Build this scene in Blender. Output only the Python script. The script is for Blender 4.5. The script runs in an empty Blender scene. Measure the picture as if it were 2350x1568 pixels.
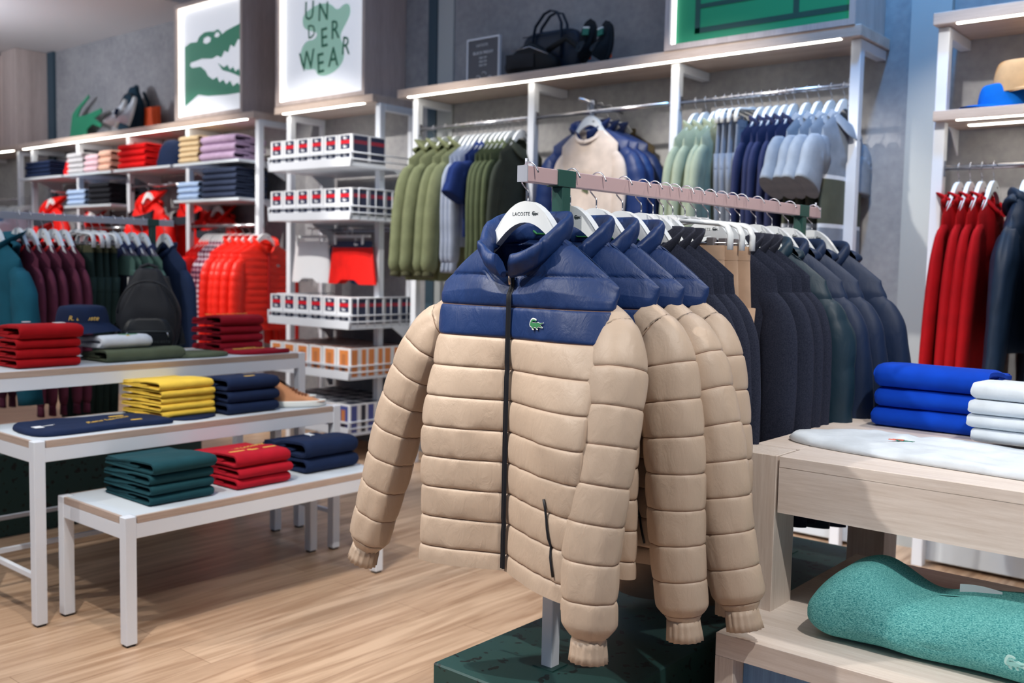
import bpy, math, random
from mathutils import Vector, Matrix, noise
random.seed(7)
S = bpy.context.scene
COL = S.collection
PI = math.pi
# ---------------------------------------------------------------- materials
def newmat(name):
    m = bpy.data.materials.new(name); m.use_nodes = True
    nt = m.node_tree; b = nt.nodes['Principled BSDF']
    return m, nt, b
def N(nt, t, **k):
    n = nt.nodes.new(t)
    for a, v in k.items():
        if a in n.inputs: n.inputs[a].default_value = v
        else: setattr(n, a, v)
    return n
def lin(c):
    return tuple((x/12.92 if x <= .04045 else ((x+.055)/1.055)**2.4) for x in (c[0]/255, c[1]/255, c[2]/255)) + (1,)
def fabric(name, c, rough=.85, bump=.15, scale=900, var=.12, sheen=.0, spec=.25):
    m, nt, b = newmat(name)
    b.inputs['Roughness'].default_value = rough
    b.inputs['Specular IOR Level'].default_value = spec
    if sheen: b.inputs['Sheen Weight'].default_value = sheen; b.inputs['Sheen Roughness'].default_value = .5
    tc = N(nt, 'ShaderNodeTexCoord'); no = N(nt, 'ShaderNodeTexNoise'); no.inputs['Scale'].default_value = 14
    no.inputs['Detail'].default_value = 5
    nt.links.new(tc.outputs['Object'], no.inputs['Vector'])
    mr = N(nt, 'ShaderNodeMapRange'); mr.inputs['From Min'].default_value = .3; mr.inputs['From Max'].default_value = .7
    mr.inputs['To Min'].default_value = 1-var; mr.inputs['To Max'].default_value = 1+var
    nt.links.new(no.outputs['Fac'], mr.inputs['Value'])
    hs = N(nt, 'ShaderNodeHueSaturation'); hs.inputs['Color'].default_value = lin(c)
    nt.links.new(mr.outputs['Result'], hs.inputs['Value']); nt.links.new(hs.outputs['Color'], b.inputs['Base Color'])
    if bump:
        n2 = N(nt, 'ShaderNodeTexNoise'); n2.inputs['Scale'].default_value = scale; n2.inputs['Detail'].default_value = 2
        nt.links.new(tc.outputs['Object'], n2.inputs['Vector'])
        bp = N(nt, 'ShaderNodeBump'); bp.inputs['Strength'].default_value = bump; bp.inputs['Distance'].default_value = .001
        nt.links.new(n2.outputs['Fac'], bp.inputs['Height']); nt.links.new(bp.outputs['Normal'], b.inputs['Normal'])
    return m
def plain(name, c, rough=.5, metal=0, spec=.5, emit=0):
    m, nt, b = newmat(name)
    b.inputs['Base Color'].default_value = lin(c); b.inputs['Roughness'].default_value = rough
    b.inputs['Metallic'].default_value = metal; b.inputs['Specular IOR Level'].default_value = spec
    if emit:
        b.inputs['Emission Color'].default_value = lin(c); b.inputs['Emission Strength'].default_value = emit
    return m
def wood(name, c1, c2, axis='X', rough=.45, k=1.0):
    m, nt, b = newmat(name); b.inputs['Roughness'].default_value = rough
    tc = N(nt, 'ShaderNodeTexCoord'); mp = N(nt, 'ShaderNodeMapping')
    sc = {'X': (.5, 9, 9), 'Y': (9, .5, 9), 'Z': (9, 9, .5)}[axis]
    mp.inputs['Scale'].default_value = [s*k for s in sc]
    nt.links.new(tc.outputs['Object'], mp.inputs['Vector'])
    n1 = N(nt, 'ShaderNodeTexNoise'); n1.inputs['Scale'].default_value = 1.2; n1.inputs['Detail'].default_value = 4
    n1.inputs['Distortion'].default_value = .6
    nt.links.new(mp.outputs['Vector'], n1.inputs['Vector'])
    n2 = N(nt, 'ShaderNodeTexNoise'); n2.inputs['Scale'].default_value = 14; n2.inputs['Detail'].default_value = 6
    n2.inputs['Roughness'].default_value = .7; n2.inputs['Distortion'].default_value = .3
    nt.links.new(mp.outputs['Vector'], n2.inputs['Vector'])
    mx = N(nt, 'ShaderNodeMath', operation='ADD'); mx2 = N(nt, 'ShaderNodeMath', operation='MULTIPLY'); mx2.inputs[1].default_value = .5
    nt.links.new(n1.outputs['Fac'], mx.inputs[0]); nt.links.new(n2.outputs['Fac'], mx.inputs[1]); nt.links.new(mx.outputs[0], mx2.inputs[0])
    cr = N(nt, 'ShaderNodeValToRGB'); cr.color_ramp.elements[0].position = .38; cr.color_ramp.elements[1].position = .62
    cr.color_ramp.elements[0].color = lin(c2); cr.color_ramp.elements[1].color = lin(c1)
    nt.links.new(mx2.outputs[0], cr.inputs['Fac']); nt.links.new(cr.outputs['Color'], b.inputs['Base Color'])
    bp = N(nt, 'ShaderNodeBump'); bp.inputs['Strength'].default_value = .08; bp.inputs['Distance'].default_value = .001
    nt.links.new(n2.outputs['Fac'], bp.inputs['Height']); nt.links.new(bp.outputs['Normal'], b.inputs['Normal'])
    return m
def concrete(name, c1, c2, scale=1.1, rough=.8):
    m, nt, b = newmat(name); b.inputs['Roughness'].default_value = rough; b.inputs['Specular IOR Level'].default_value = .3
    tc = N(nt, 'ShaderNodeTexCoord')
    n1 = N(nt, 'ShaderNodeTexNoise'); n1.inputs['Scale'].default_value = scale; n1.inputs['Detail'].default_value = 10; n1.inputs['Roughness'].default_value = .65
    n2 = N(nt, 'ShaderNodeTexNoise'); n2.inputs['Scale'].default_value = 22; n2.inputs['Detail'].default_value = 6
    nt.links.new(tc.outputs['Object'], n1.inputs['Vector']); nt.links.new(tc.outputs['Object'], n2.inputs['Vector'])
    a = N(nt, 'ShaderNodeMath', operation='MULTIPLY_ADD'); a.inputs[1].default_value = .35
    nt.links.new(n2.outputs['Fac'], a.inputs[0]); nt.links.new(n1.outputs['Fac'], a.inputs[2])
    cr = N(nt, 'ShaderNodeValToRGB'); cr.color_ramp.elements[0].position = .5; cr.color_ramp.elements[1].position = .85
    cr.color_ramp.elements[0].color = lin(c2); cr.color_ramp.elements[1].color = lin(c1)
    nt.links.new(a.outputs[0], cr.inputs['Fac']); nt.links.new(cr.outputs['Color'], b.inputs['Base Color'])
    bp = N(nt, 'ShaderNodeBump'); bp.inputs['Strength'].default_value = .1
    nt.links.new(n2.outputs['Fac'], bp.inputs['Height']); nt.links.new(bp.outputs['Normal'], b.inputs['Normal'])
    return m
def floor_mat():
    m, nt, b = newmat('oak_planks'); b.inputs['Roughness'].default_value = .42
    tc = N(nt, 'ShaderNodeTexCoord')
    mp = N(nt, 'ShaderNodeMapping'); mp.inputs['Rotation'].default_value = (0, 0, PI/2)
    nt.links.new(tc.outputs['Object'], mp.inputs['Vector'])
    br = N(nt, 'ShaderNodeTexBrick'); br.inputs['Scale'].default_value = 1; br.inputs['Brick Width'].default_value = 1.35
    br.inputs['Row Height'].default_value = .19; br.inputs['Mortar Size'].default_value = .0012; br.offset = .37
    br.inputs['Color1'].default_value = lin((208, 178, 150)); br.inputs['Color2'].default_value = lin((192, 161, 134)); br.inputs['Mortar'].default_value = lin((150, 118, 92))
    nt.links.new(mp.outputs['Vector'], br.inputs['Vector'])
    m2 = N(nt, 'ShaderNodeMapping'); m2.inputs['Scale'].default_value = (1.1, 14, 1)
    nt.links.new(mp.outputs['Vector'], m2.inputs['Vector'])
    n1 = N(nt, 'ShaderNodeTexNoise'); n1.inputs['Scale'].default_value = 1.3; n1.inputs['Detail'].default_value = 7; n1.inputs['Distortion'].default_value = 1.2
    nt.links.new(m2.outputs['Vector'], n1.inputs['Vector'])
    cr = N(nt, 'ShaderNodeValToRGB'); cr.color_ramp.elements[0].position = .35; cr.color_ramp.elements[1].position = .62
    cr.color_ramp.elements[0].color = (.68, .60, .54, 1); cr.color_ramp.elements[1].color = (1.06, 1.05, 1.04, 1)
    nt.links.new(n1.outputs['Fac'], cr.inputs['Fac'])
    mx = N(nt, 'ShaderNodeMix', data_type='RGBA', blend_type='MULTIPLY'); mx.inputs[0].default_value = 1
    nt.links.new(br.outputs['Color'], mx.inputs[6]); nt.links.new(cr.outputs['Color'], mx.inputs[7])
    nt.links.new(mx.outputs[2], b.inputs['Base Color'])
    return m
def speckle(name, c, cs, scale=60, thr=.72):
    m, nt, b = newmat(name); b.inputs['Roughness'].default_value = .55
    tc = N(nt, 'ShaderNodeTexCoord'); n = N(nt, 'ShaderNodeTexNoise'); n.inputs['Scale'].default_value = scale; n.inputs['Detail'].default_value = 1
    nt.links.new(tc.outputs['Object'], n.inputs['Vector'])
    cr = N(nt, 'ShaderNodeValToRGB'); cr.color_ramp.elements[0].position = thr-.015; cr.color_ramp.elements[1].position = thr
    cr.color_ramp.elements[0].color = lin(c); cr.color_ramp.elements[1].color = lin(cs)
    nt.links.new(n.outputs['Fac'], cr.inputs['Fac']); nt.links.new(cr.outputs['Color'], b.inputs['Base Color'])
    return m
def melange(name, c1, c2, scale=420, stretch=3, bump=.6):
    m, nt, b = newmat(name); b.inputs['Roughness'].default_value = .9; b.inputs['Specular IOR Level'].default_value = .15
    tc = N(nt, 'ShaderNodeTexCoord'); mp = N(nt, 'ShaderNodeMapping'); mp.inputs['Scale'].default_value = (1, stretch, stretch)
    nt.links.new(tc.outputs['Object'], mp.inputs['Vector'])
    n = N(nt, 'ShaderNodeTexNoise'); n.inputs['Scale'].default_value = scale/stretch; n.inputs['Detail'].default_value = 3; n.inputs['Roughness'].default_value = .8
    nt.links.new(mp.outputs['Vector'], n.inputs['Vector'])
    cr = N(nt, 'ShaderNodeValToRGB'); cr.color_ramp.elements[0].position = .36; cr.color_ramp.elements[1].position = .66
    cr.color_ramp.elements[0].color = lin(c1); cr.color_ramp.elements[1].color = lin(c2)
    nt.links.new(n.outputs['Fac'], cr.inputs['Fac']); nt.links.new(cr.outputs['Color'], b.inputs['Base Color'])
    w = N(nt, 'ShaderNodeTexWave'); w.inputs['Scale'].default_value = scale*.32; w.bands_direction = 'Z'; w.inputs['Distortion'].default_value = 3; w.inputs['Detail Scale'].default_value = 2
    nt.links.new(tc.outputs['Object'], w.inputs['Vector'])
    bp = N(nt, 'ShaderNodeBump'); bp.inputs['Strength'].default_value = bump; bp.inputs['Distance'].default_value = .002
    nt.links.new(n.outputs['Fac'], bp.inputs['Height']); nt.links.new(bp.outputs['Normal'], b.inputs['Normal'])
    return m
def plaid(name, a, b_, c, s=70):
    m, nt, b = newmat(name); b.inputs['Roughness'].default_value = .85
    tc = N(nt, 'ShaderNodeTexCoord')
    w1 = N(nt, 'ShaderNodeTexWave'); w1.bands_direction = 'Z'; w1.inputs['Scale'].default_value = s*.25
    w2 = N(nt, 'ShaderNodeTexWave'); w2.bands_direction = 'X'; w2.inputs['Scale'].default_value = s*.25
    for w in (w1, w2): nt.links.new(tc.outputs['Object'], w.inputs['Vector'])
    ad = N(nt, 'ShaderNodeMath', operation='ADD'); h = N(nt, 'ShaderNodeMath', operation='MULTIPLY'); h.inputs[1].default_value = .5
    nt.links.new(w1.outputs['Fac'], ad.inputs[0]); nt.links.new(w2.outputs['Fac'], ad.inputs[1]); nt.links.new(ad.outputs[0], h.inputs[0])
    cr = N(nt, 'ShaderNodeValToRGB'); cr.color_ramp.interpolation = 'CONSTANT'
    cr.color_ramp.elements[0].position = 0; cr.color_ramp.elements[0].color = lin(a)
    e = cr.color_ramp.elements.new(.35); e.color = lin(b_)
    cr.color_ramp.elements[-1].position = .7; cr.color_ramp.elements[-1].color = lin(c)
    nt.links.new(h.outputs[0], cr.inputs['Fac']); nt.links.new(cr.outputs['Color'], b.inputs['Base Color'])
    return m
M = {}
M['white'] = plain('white_powder_coat', (226, 230, 238), .4)
M['whiteplastic'] = plain('white_plastic', (236, 240, 242), .28)
M['board'] = plain('white_board', (206, 214, 222), .45)
M['chrome'] = plain('brushed_steel', (200, 200, 205), .22, 1)
M['railmetal'] = plain('satin_rail_metal', (222, 190, 192), .32, .25)
M['railend'] = plain('satin_end_cap', (190, 194, 206), .35, .3)
M['green'] = plain('green_paint', (38, 82, 74), .45)
M['block'] = speckle('green_terrazzo', (30, 66, 64), (10, 26, 26), 38, .66)
M['ash_x'] = wood('ash_x', (218, 200, 188), (190, 168, 154), 'X')
M['ash_y'] = wood('ash_y', (206, 186, 174), (176, 152, 138), 'Y')
M['ash_z'] = wood('ash_z', (206, 190, 184), (176, 160, 154), 'Z')
M['oak_x'] = wood('bleached_oak_x', (238, 226, 217), (212, 196, 184), 'X')
M['oak_z'] = wood('bleached_oak_z', (230, 218, 208), (206, 190, 178), 'Z')
M['edge_y'] = wood('oak_edge_y', (196, 174, 160), (172, 150, 136), 'Y')
M['edge_x'] = wood('oak_edge_x', (196, 174, 160), (172, 150, 136), 'X')
M['bluelit'] = wood('blue_lit_wood', (120, 166, 214), (92, 134, 184), 'Z')  # wood with the blue light falling on it painted into the colour
M['wall'] = concrete('grey_plaster', (172, 171, 172), (134, 134, 139))
M['ceil'] = plain('ceiling_paint', (222, 220, 222), .9)
M['column'] = plain('column_paint', (176, 180, 180), .7)
M['darktrim'] = plain('dark_teal_trim', (52, 74, 88), .6)
M['floor'] = floor_mat()
M['led'] = plain('led_strip', (255, 248, 232), .5, emit=22)
M['ledbox'] = plain('led_edge', (255, 250, 240), .5, emit=5)
M['signface'] = plain('lit_acrylic', (232, 236, 244), .5, emit=.75)
M['siggreen'] = plain('lit_green_print', (52, 136, 108), .5, emit=.35)
M['sigmint'] = plain('lit_mint_print', (160, 205, 186), .5, emit=.5)
M['sigdark'] = plain('lit_dark_green_print', (20, 104, 78), .5, emit=.2)
M['courtgreen'] = plain('lit_court_green', (0, 130, 88), .5, emit=.25)
M['courtline'] = plain('lit_court_line', (6, 66, 60), .5, emit=.2)
M['black'] = plain('black_ink', (18, 20, 24), .6)
M['ink'] = plain('dark_grey_ink', (60, 68, 72), .6)
M['rubber'] = plain('black_rubber', (22, 22, 24), .7)
# ---------------------------------------------------------------- mesh builder
class MB:
    def __init__(s): s.v = []; s.f = []; s.m = []; s.sm = []
    def add(s, vs, fs, mi=0, smooth=False):
        o = len(s.v); s.v += [tuple(p) for p in vs]
        for f in fs: s.f.append(tuple(i+o for i in f)); s.m.append(mi); s.sm.append(smooth)
        return s
    def box(s, x0, x1, y0, y1, z0, z1, mi=0, b=0):
        if b <= 0:
            v = [(x, y, z) for z in (z0, z1) for y in (y0, y1) for x in (x0, x1)]
            return s.add(v, [(0,2,3,1),(4,5,7,6),(0,1,5,4),(2,6,7,3),(0,4,6,2),(1,3,7,5)], mi)
        v = []; X = (x0, x1); Y = (y0, y1); Z = (z0, z1); idx = {}
        for i in (0,1):
            for j in (0,1):
                for k in (0,1):
                    dx, dy, dz = (b if i == 0 else -b), (b if j == 0 else -b), (b if k == 0 else -b)
                    idx[i,j,k,'x'] = len(v); v.append((X[i], Y[j]+dy, Z[k]+dz))
                    idx[i,j,k,'y'] = len(v); v.append((X[i]+dx, Y[j], Z[k]+dz))
                    idx[i,j,k,'z'] = len(v); v.append((X[i]+dx, Y[j]+dy, Z[k]))
        f = []
        for i in (0,1):
            q = [(0,0),(1,0),(1,1),(0,1)]
            a = [idx[i,p,r,'x'] for p,r in q]; f.append(a if i else a[::-1])
            a = [idx[p,i,r,'y'] for p,r in q]; f.append(a[::-1] if i else a)
            a = [idx[p,r,i,'z'] for p,r in q]; f.append(a if i else a[::-1])
        for i in (0,1):
            for j in (0,1):
                f.append((idx[i,j,0,'x'],idx[i,j,0,'y'],idx[i,j,1,'y'],idx[i,j,1,'x']))
                f.append((idx[i,0,j,'x'],idx[i,0,j,'z'],idx[i,1,j,'z'],idx[i,1,j,'x']))
                f.append((idx[0,i,j,'y'],idx[0,i,j,'z'],idx[1,i,j,'z'],idx[1,i,j,'y']))
                for k in (0,1): f.append((idx[i,j,k,'x'],idx[i,j,k,'y'],idx[i,j,k,'z']))
        return s.add(v, f, mi)
    def grid(s, fn, nu, nv, cu=False, mi=0, mf=None, smooth=True):
        """fn(i/nu, j/nv) -> point; cu closes the u direction; mf(u,v) -> material index"""
        n = nu if cu else nu+1; vs = [fn(i/nu, j/nv) for j in range(nv+1) for i in range(n)]
        o = len(s.v); s.v += [tuple(p) for p in vs]
        for j in range(nv):
            for i in range(nu):
                a = j*n+i; b = j*n+(i+1) % n
                s.f.append((o+a, o+b, o+b+n, o+a+n)); s.m.append(mf((i+.5)/nu, (j+.5)/nv) if mf else mi); s.sm.append(smooth)
        return s
    def tube(s, pts, r, n=10, ref=Vector((0, 1, 0)), mi=0, caps=True, fr=None):
        """pts: points; r: number or f(t)->(a,b): a in plane of ref cross tangent, b along ref"""
        P = [Vector(p) for p in pts]; L = [0]
        for a, b in zip(P, P[1:]): L.append(L[-1]+(b-a).length)
        o = len(s.v); k = len(P)
        for j, p in enumerate(P):
            t = (P[min(j+1, k-1)]-P[max(j-1, 0)]).normalized(); R = Vector(ref)
            if abs(t.dot(R)) > .95: R = Vector((0, 0, 1)) if abs(t.z) < .9 else Vector((1, 0, 0))
            a = R.cross(t).normalized(); b = t.cross(a).normalized(); tt = L[j]/max(L[-1], 1e-9)
            for i in range(n):
                th = 2*PI*i/n; rr = r(tt) if callable(r) else (r, r)
                ca, sa = math.cos(th), math.sin(th); k2 = fr(tt, th) if fr else 1
                s.v.append(tuple(p + a*rr[0]*ca*k2 + b*rr[1]*sa*k2))
        for j in range(k-1):
            for i in range(n):
                s.f.append((o+j*n+i, o+j*n+(i+1) % n, o+(j+1)*n+(i+1) % n, o+(j+1)*n+i)); s.m.append(mi); s.sm.append(True)
        if caps:
            s.f.append(tuple(o+i for i in range(n))[::-1]); s.m.append(mi); s.sm.append(False)
            s.f.append(tuple(o+(k-1)*n+i for i in range(n))); s.m.append(mi); s.sm.append(False)
        return s
    def prism(s, poly, fn, d, mi=0):
        """poly: 2D outline; fn(u,v,w)->3D point, w in (0,d)"""
        n = len(poly); a = [fn(u, v, 0) for u, v in poly]; b = [fn(u, v, d) for u, v in poly]
        fs = [tuple(range(n)), tuple(range(2*n-1, n-1, -1))] + [(i, n+i, n+(i+1) % n, (i+1) % n) for i in range(n)]
        return s.add(a+b, fs, mi)
    def mesh(s, name, mats):
        me = bpy.data.meshes.new(name); me.from_pydata(s.v, [], s.f)
        for m in mats: me.materials.append(m)
        me.polygons.foreach_set('material_index', s.m); me.polygons.foreach_set('use_smooth', s.sm)
        me.update(); return me
    def obj(s, name, mats, parent=None, loc=(0, 0, 0), rot=(0, 0, 0)):
        if not isinstance(mats, (list, tuple)): mats = [mats]
        o = bpy.data.objects.new(name, s.mesh(name, mats)); COL.objects.link(o)
        if parent: o.parent = parent
        o.location = loc; o.rotation_euler = rot
        return o
def tag(o, label=None, cat=None, group=None, kind=None):
    if label: o['label'] = label
    if cat: o['category'] = cat
    if group: o['group'] = group
    if kind: o['kind'] = kind
    return o
def empty(name, loc=(0, 0, 0), rz=0, label=None, cat=None, group=None):
    o = bpy.data.objects.new(name, None); COL.objects.link(o); o.empty_display_size = .05
    o.location = loc; o.rotation_euler = (0, 0, rz)
    return tag(o, label, cat, group)
def kids(o): return [c for c in COL.objects if c.parent == o]
KC = {}
def tree(o):
    if o.name not in KC: KC[o.name] = [(c, [(g, []) for g in kids(c)]) for c in kids(o)]
    return KC[o.name]
def dup(o, loc, rot=None, label=None, group=None, scale=None):
    r = o.copy(); COL.objects.link(r); r.location = loc
    if rot is not None: r.rotation_euler = rot if isinstance(rot, (tuple, list)) else (0, 0, rot)
    if scale: r.scale = scale
    if label: r['label'] = label
    if group: r['group'] = group
    for c, gs in tree(o):
        d = c.copy(); COL.objects.link(d); d.parent = r
        for g, _ in gs:
            e = g.copy(); COL.objects.link(e); e.parent = d
    return r
def sstep(a, b, x):
    t = max(0, min(1, (x-a)/(b-a))); return t*t*(3-2*t)
def text_mesh(txt, size, mat, depth=.0006, space=1.0, shear=0):
    cu = bpy.data.curves.new('lettering', 'FONT'); cu.body = txt; cu.size = size; cu.extrude = depth; cu.align_x = 'CENTER'; cu.space_character = space; cu.resolution_u = 2; cu.shear = shear
    o = bpy.data.objects.new('lettering', cu); COL.objects.link(o)
    dg = bpy.context.evaluated_depsgraph_get(); me = bpy.data.meshes.new_from_object(o.evaluated_get(dg))
    bpy.data.objects.remove(o); me.materials.clear(); me.materials.append(mat); return me
def put(me, name, parent, loc, rot=(0, 0, 0), scale=None):
    o = bpy.data.objects.new(name, me); COL.objects.link(o); o.parent = parent; o.location = loc; o.rotation_euler = rot
    if scale: o.scale = scale
    return o
# small crocodile mark, unit width, facing right (x 0..1, y 0..0.55)
CROC = [(.0,.22),(.02,.38),(.08,.50),(.18,.55),(.32,.54),(.44,.50),(.47,.44),(.40,.43),(.30,.45),(.20,.44),(.14,.37),(.14,.31),(.20,.33),(.30,.34),(.42,.33),
 (.52,.34),(.58,.38),(.63,.36),(.75,.33),(.90,.34),(.99,.37),(1.0,.34),(.86,.27),(.76,.24),(.88,.19),(.98,.13),(.97,.10),(.84,.11),(.72,.13),(.64,.13),(.60,.09),(.66,.03),(.62,.0),(.52,.04),
 (.48,.10),(.36,.09),(.32,.05),(.38,.01),(.32,-.02),(.22,.03),(.20,.10),(.08,.12)]
def croc(mb, fn, s, d=.0008, mi=0):
    return mb.prism([(x*s-s/2, y*s-.27*s) for x, y in CROC], fn, d, mi)
# ---------------------------------------------------------------- camera
H = 1.3636
yaw, pitch, roll = -0.69683, -0.07598, 0.020348
f = Vector((math.sin(yaw)*math.cos(pitch), math.cos(yaw)*math.cos(pitch), math.sin(pitch)))
r_ = f.cross(Vector((0, 0, 1))).normalized(); u_ = r_.cross(f)
c_, s_ = math.cos(roll), math.sin(roll)
R3 = Matrix((c_*r_+s_*u_, -s_*r_+c_*u_, -f)).transposed()
cd = bpy.data.cameras.new('camera'); cam = bpy.data.objects.new('camera', cd); COL.objects.link(cam)
cam.matrix_world = Matrix.Translation((0, 0, H)) @ R3.to_4x4()
cd.sensor_width = 36; cd.lens = 2261.2/2350*36; cd.clip_start = .05
cd.dof.use_dof = True; cd.dof.focus_distance = 2.25; cd.dof.aperture_fstop = 3.4; cd.dof.aperture_blades = 8
S.camera = cam
# ---------------------------------------------------------------- shell
WY = 5.05; YF = 4.71; CZ = 3.55
def struct(name, mb, mats): return tag(mb.obj(name, mats), kind='structure')
struct('floor', MB().box(-16, 5, -4, WY+.15, -.1, 0), M['floor'])
struct('wall_back', MB().box(-16, 5, WY, WY+.15, 0, 4.6), M['wall'])
struct('ceiling', MB().box(-16, -7.75, 1.5, WY, CZ, CZ+.1), M['ceil'])
struct('ceiling_upper', MB().box(-16, 5, -4, WY+.15, 4.6, 4.7), M['ceil'])
struct('wall_left', MB().box(-16.1, -16, -4, WY, 0, 4.6), M['ceil'])
struct('trim_column', MB().box(-1.69, -1.50, WY-.04, WY, 0, 4.6), M['column'])
struct('trim_corner', MB().box(-5.03, -4.95, WY-.025, WY, 0, 4.6), M['darktrim'])
struct('trim_recess', MB().box(-10.80, -10.66, WY-.03, WY, 0, CZ), M['darktrim'])
struct('trim_reveal', MB().box(-4.95, -4.80, WY-.012, WY, 0, 4.6), M['column'])
# ---------------------------------------------------------------- wall units
def wall_unit(posts, xs0, xs1, label, led=True, ups=False):
    """white steel frame with a pale wood canopy board on top"""
    u = empty('shelving_unit', ((xs0+xs1)/2, YF+.17, 0), 0, label, 'shelving'); ox, oy = (xs0+xs1)/2, YF+.17
    for p in posts:
        MB().box(p-.025-ox, p+.025-ox, YF-oy, YF+.05-oy, 0, 2.478, b=.003).obj('post', M['white'], u)
        MB().box(p-.025-ox, p+.025-ox, YF+.05-oy, WY-.002-oy, 2.43, 2.478, b=.003).obj('bracket', M['white'], u)
        if ups: MB().box(p-.02-ox, p+.02-ox, WY-.03-oy, WY-.002-oy, 0, 2.43).obj('wall_upright', M['white'], u)
    MB().box(xs0-ox, xs1-ox, YF-.05-oy, WY-.002-oy, 2.48, 2.535, b=.003).obj('canopy_board', M['ash_x'], u)
    if led: MB().box(xs0+.1-ox, xs1-.1-ox, YF-.048-oy, YF-.028-oy, 2.476, 2.494).obj('light_strip', M['led'], u)
    return u
UM = wall_unit([-4.83, -3.83, -2.83, -1.84], -4.955, -1.80, 'wide white steel wall unit hung with jackets and polo shirts behind the front rack')
UU = wall_unit([-6.2, -5.2], -6.31, -5.20, 'narrow white steel wall unit holding wire trays of underwear boxes', ups=True)
UL = wall_unit([-10.5, -9.52, -8.57, -7.59, -6.6], -10.70, -6.58, 'long white wall unit with folded clothes above red jackets')
UR = wall_unit([-1.44, -.4], -1.475, .35, 'white wall unit with caps at the right edge')
U0 = wall_unit([-11.9, -10.82], -13.4, -10.74, 'white wall unit at the far left edge behind the left rack')
def arm_rail(u, x0, x1, z, y=4.735, r=.0125):
    ox, oy = u.location.x, u.location.y
    m = MB(); m.tube([(x0-ox, y-oy, z-r), (x1-ox, y-oy, z-r)], r, 14)
    for x in (x0+.004, x1-.004): m.box(x-ox-.004, x-ox+.004, y-oy-.012, y-oy+.012, z-.05, z+.02)
    m.obj('hanging_rail', M['chrome'], u)
for a, b in ((-4.805, -3.855), (-3.805, -2.855), (-2.805, -1.865)): arm_rail(UM, a, b, 2.281)
arm_rail(UR, -1.415, -.43, 1.862)
arm_rail(UL, -7.565, -6.625, 1.662); arm_rail(UL, -9.5, -8.6, 1.662); arm_rail(UL, -8.545, -7.615, 2.03)
arm_rail(U0, -11.87, -10.85, 1.985)
def shelf(u, x0, x1, z, y0=None, t=.022, mat=None, led=False, name='shelf'):
    ox, oy = u.location.x, u.location.y; y0 = y0 or YF-.15+.0
    m = MB().box(x0-ox, x1-ox, y0-oy, WY-.035-oy, z-t, z, b=.002); o = m.obj(name, mat or M['board'], u)
    for x in (x0+.008, x1-.014):
        MB().prism([(WY-.035, z-t), (WY-.035, z-t-.12), (y0+.25, z-t-.02), (y0+.2, z-t)], lambda a, b, w, x=x: (x-ox+w, a-oy, b), .006).obj('shelf_bracket', M['white'], u)
    if led:
        MB().box(x0+.1-ox, x1-.05-ox, y0+.003-oy, y0+.02-oy, z-t-.004, z-t).obj('light_strip', M['led'], u)
        MB().box(x0+.1-ox, x1-.05-ox, WY-.2-oy, WY-.17-oy, z-t-.004, z-t).obj('light_strip', M['led'], u)
Z1 = 2.16; Z2 = 1.86
for a, b in ((-10.48, -9.54), (-9.5, -8.6), (-8.55, -7.615), (-7.56, -6.63)): shelf(UL, a, b, Z1, YF-.15)
shelf(UL, -9.5, -8.6, Z2, YF-.15); shelf(UL, -7.56, -6.63, Z2, YF-.15)
shelf(UR, -1.455, .33, 2.10, YF-.05, .045, M['ash_x'], True)
# low shelves with accessories in the main unit, seen between the racks
for z in (.97, .62): shelf(UM, -4.98+.15, -3.86, z, YF+.0, .022)
MB().box(-1.8-UM.location.x, -2.75-UM.location.x, YF+.1-UM.location.y, WY-.03-UM.location.y, 0.02, .34, b=.004).obj('plinth', M['board'], UM)
MB().box(-1.42-UR.location.x, .3-UR.location.x, YF+.06-UR.location.y, WY-.03-UR.location.y, 0.02, .34, b=.004).obj('plinth', M['board'], UR)
# ---------------------------------------------------------------- lit sign boxes
def lightbox(x0, x1, z1, label, yfr=YF-.055):
    ox, oy, z0 = (x0+x1)/2, (yfr+WY)/2, 2.536
    u = empty('illuminated_sign', (ox, oy, z0), 0, label, 'sign', 'lit sign boxes above the wall units')
    w = (x1-x0)/2; d0 = yfr-oy; d1 = WY-.004-oy; h = z1-z0; t = .03
    m = MB(); m.box(-w, -w+t, d0, d1, 0, h).box(w-t, w, d0, d1, 0, h).box(-w+t, w-t, d0, d1, 0, t).box(-w+t, w-t, d0, d1, h-t, h)
    m.obj('casing', M['ash_z'], u)
    MB().box(-w+t, w-t, d0+.045, d0+.055, t, h-t).obj('sign_panel', M['signface'], u)
    m = MB(); m.box(-w+t, -w+t+.014, d0+.022, d0+.044, t, h-t).box(w-t-.008, w-t, d0+.03, d0+.044, t, h-t).box(-w+t+.014, w-t-.008, d0+.022, d0+.044, h-t-.014, h-t)
    m.obj('light_strip', M['ledbox'], u)
    return u, (lambda a, b, q: (a-ox, d0+.0445-q, b-z0)), w, h
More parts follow.
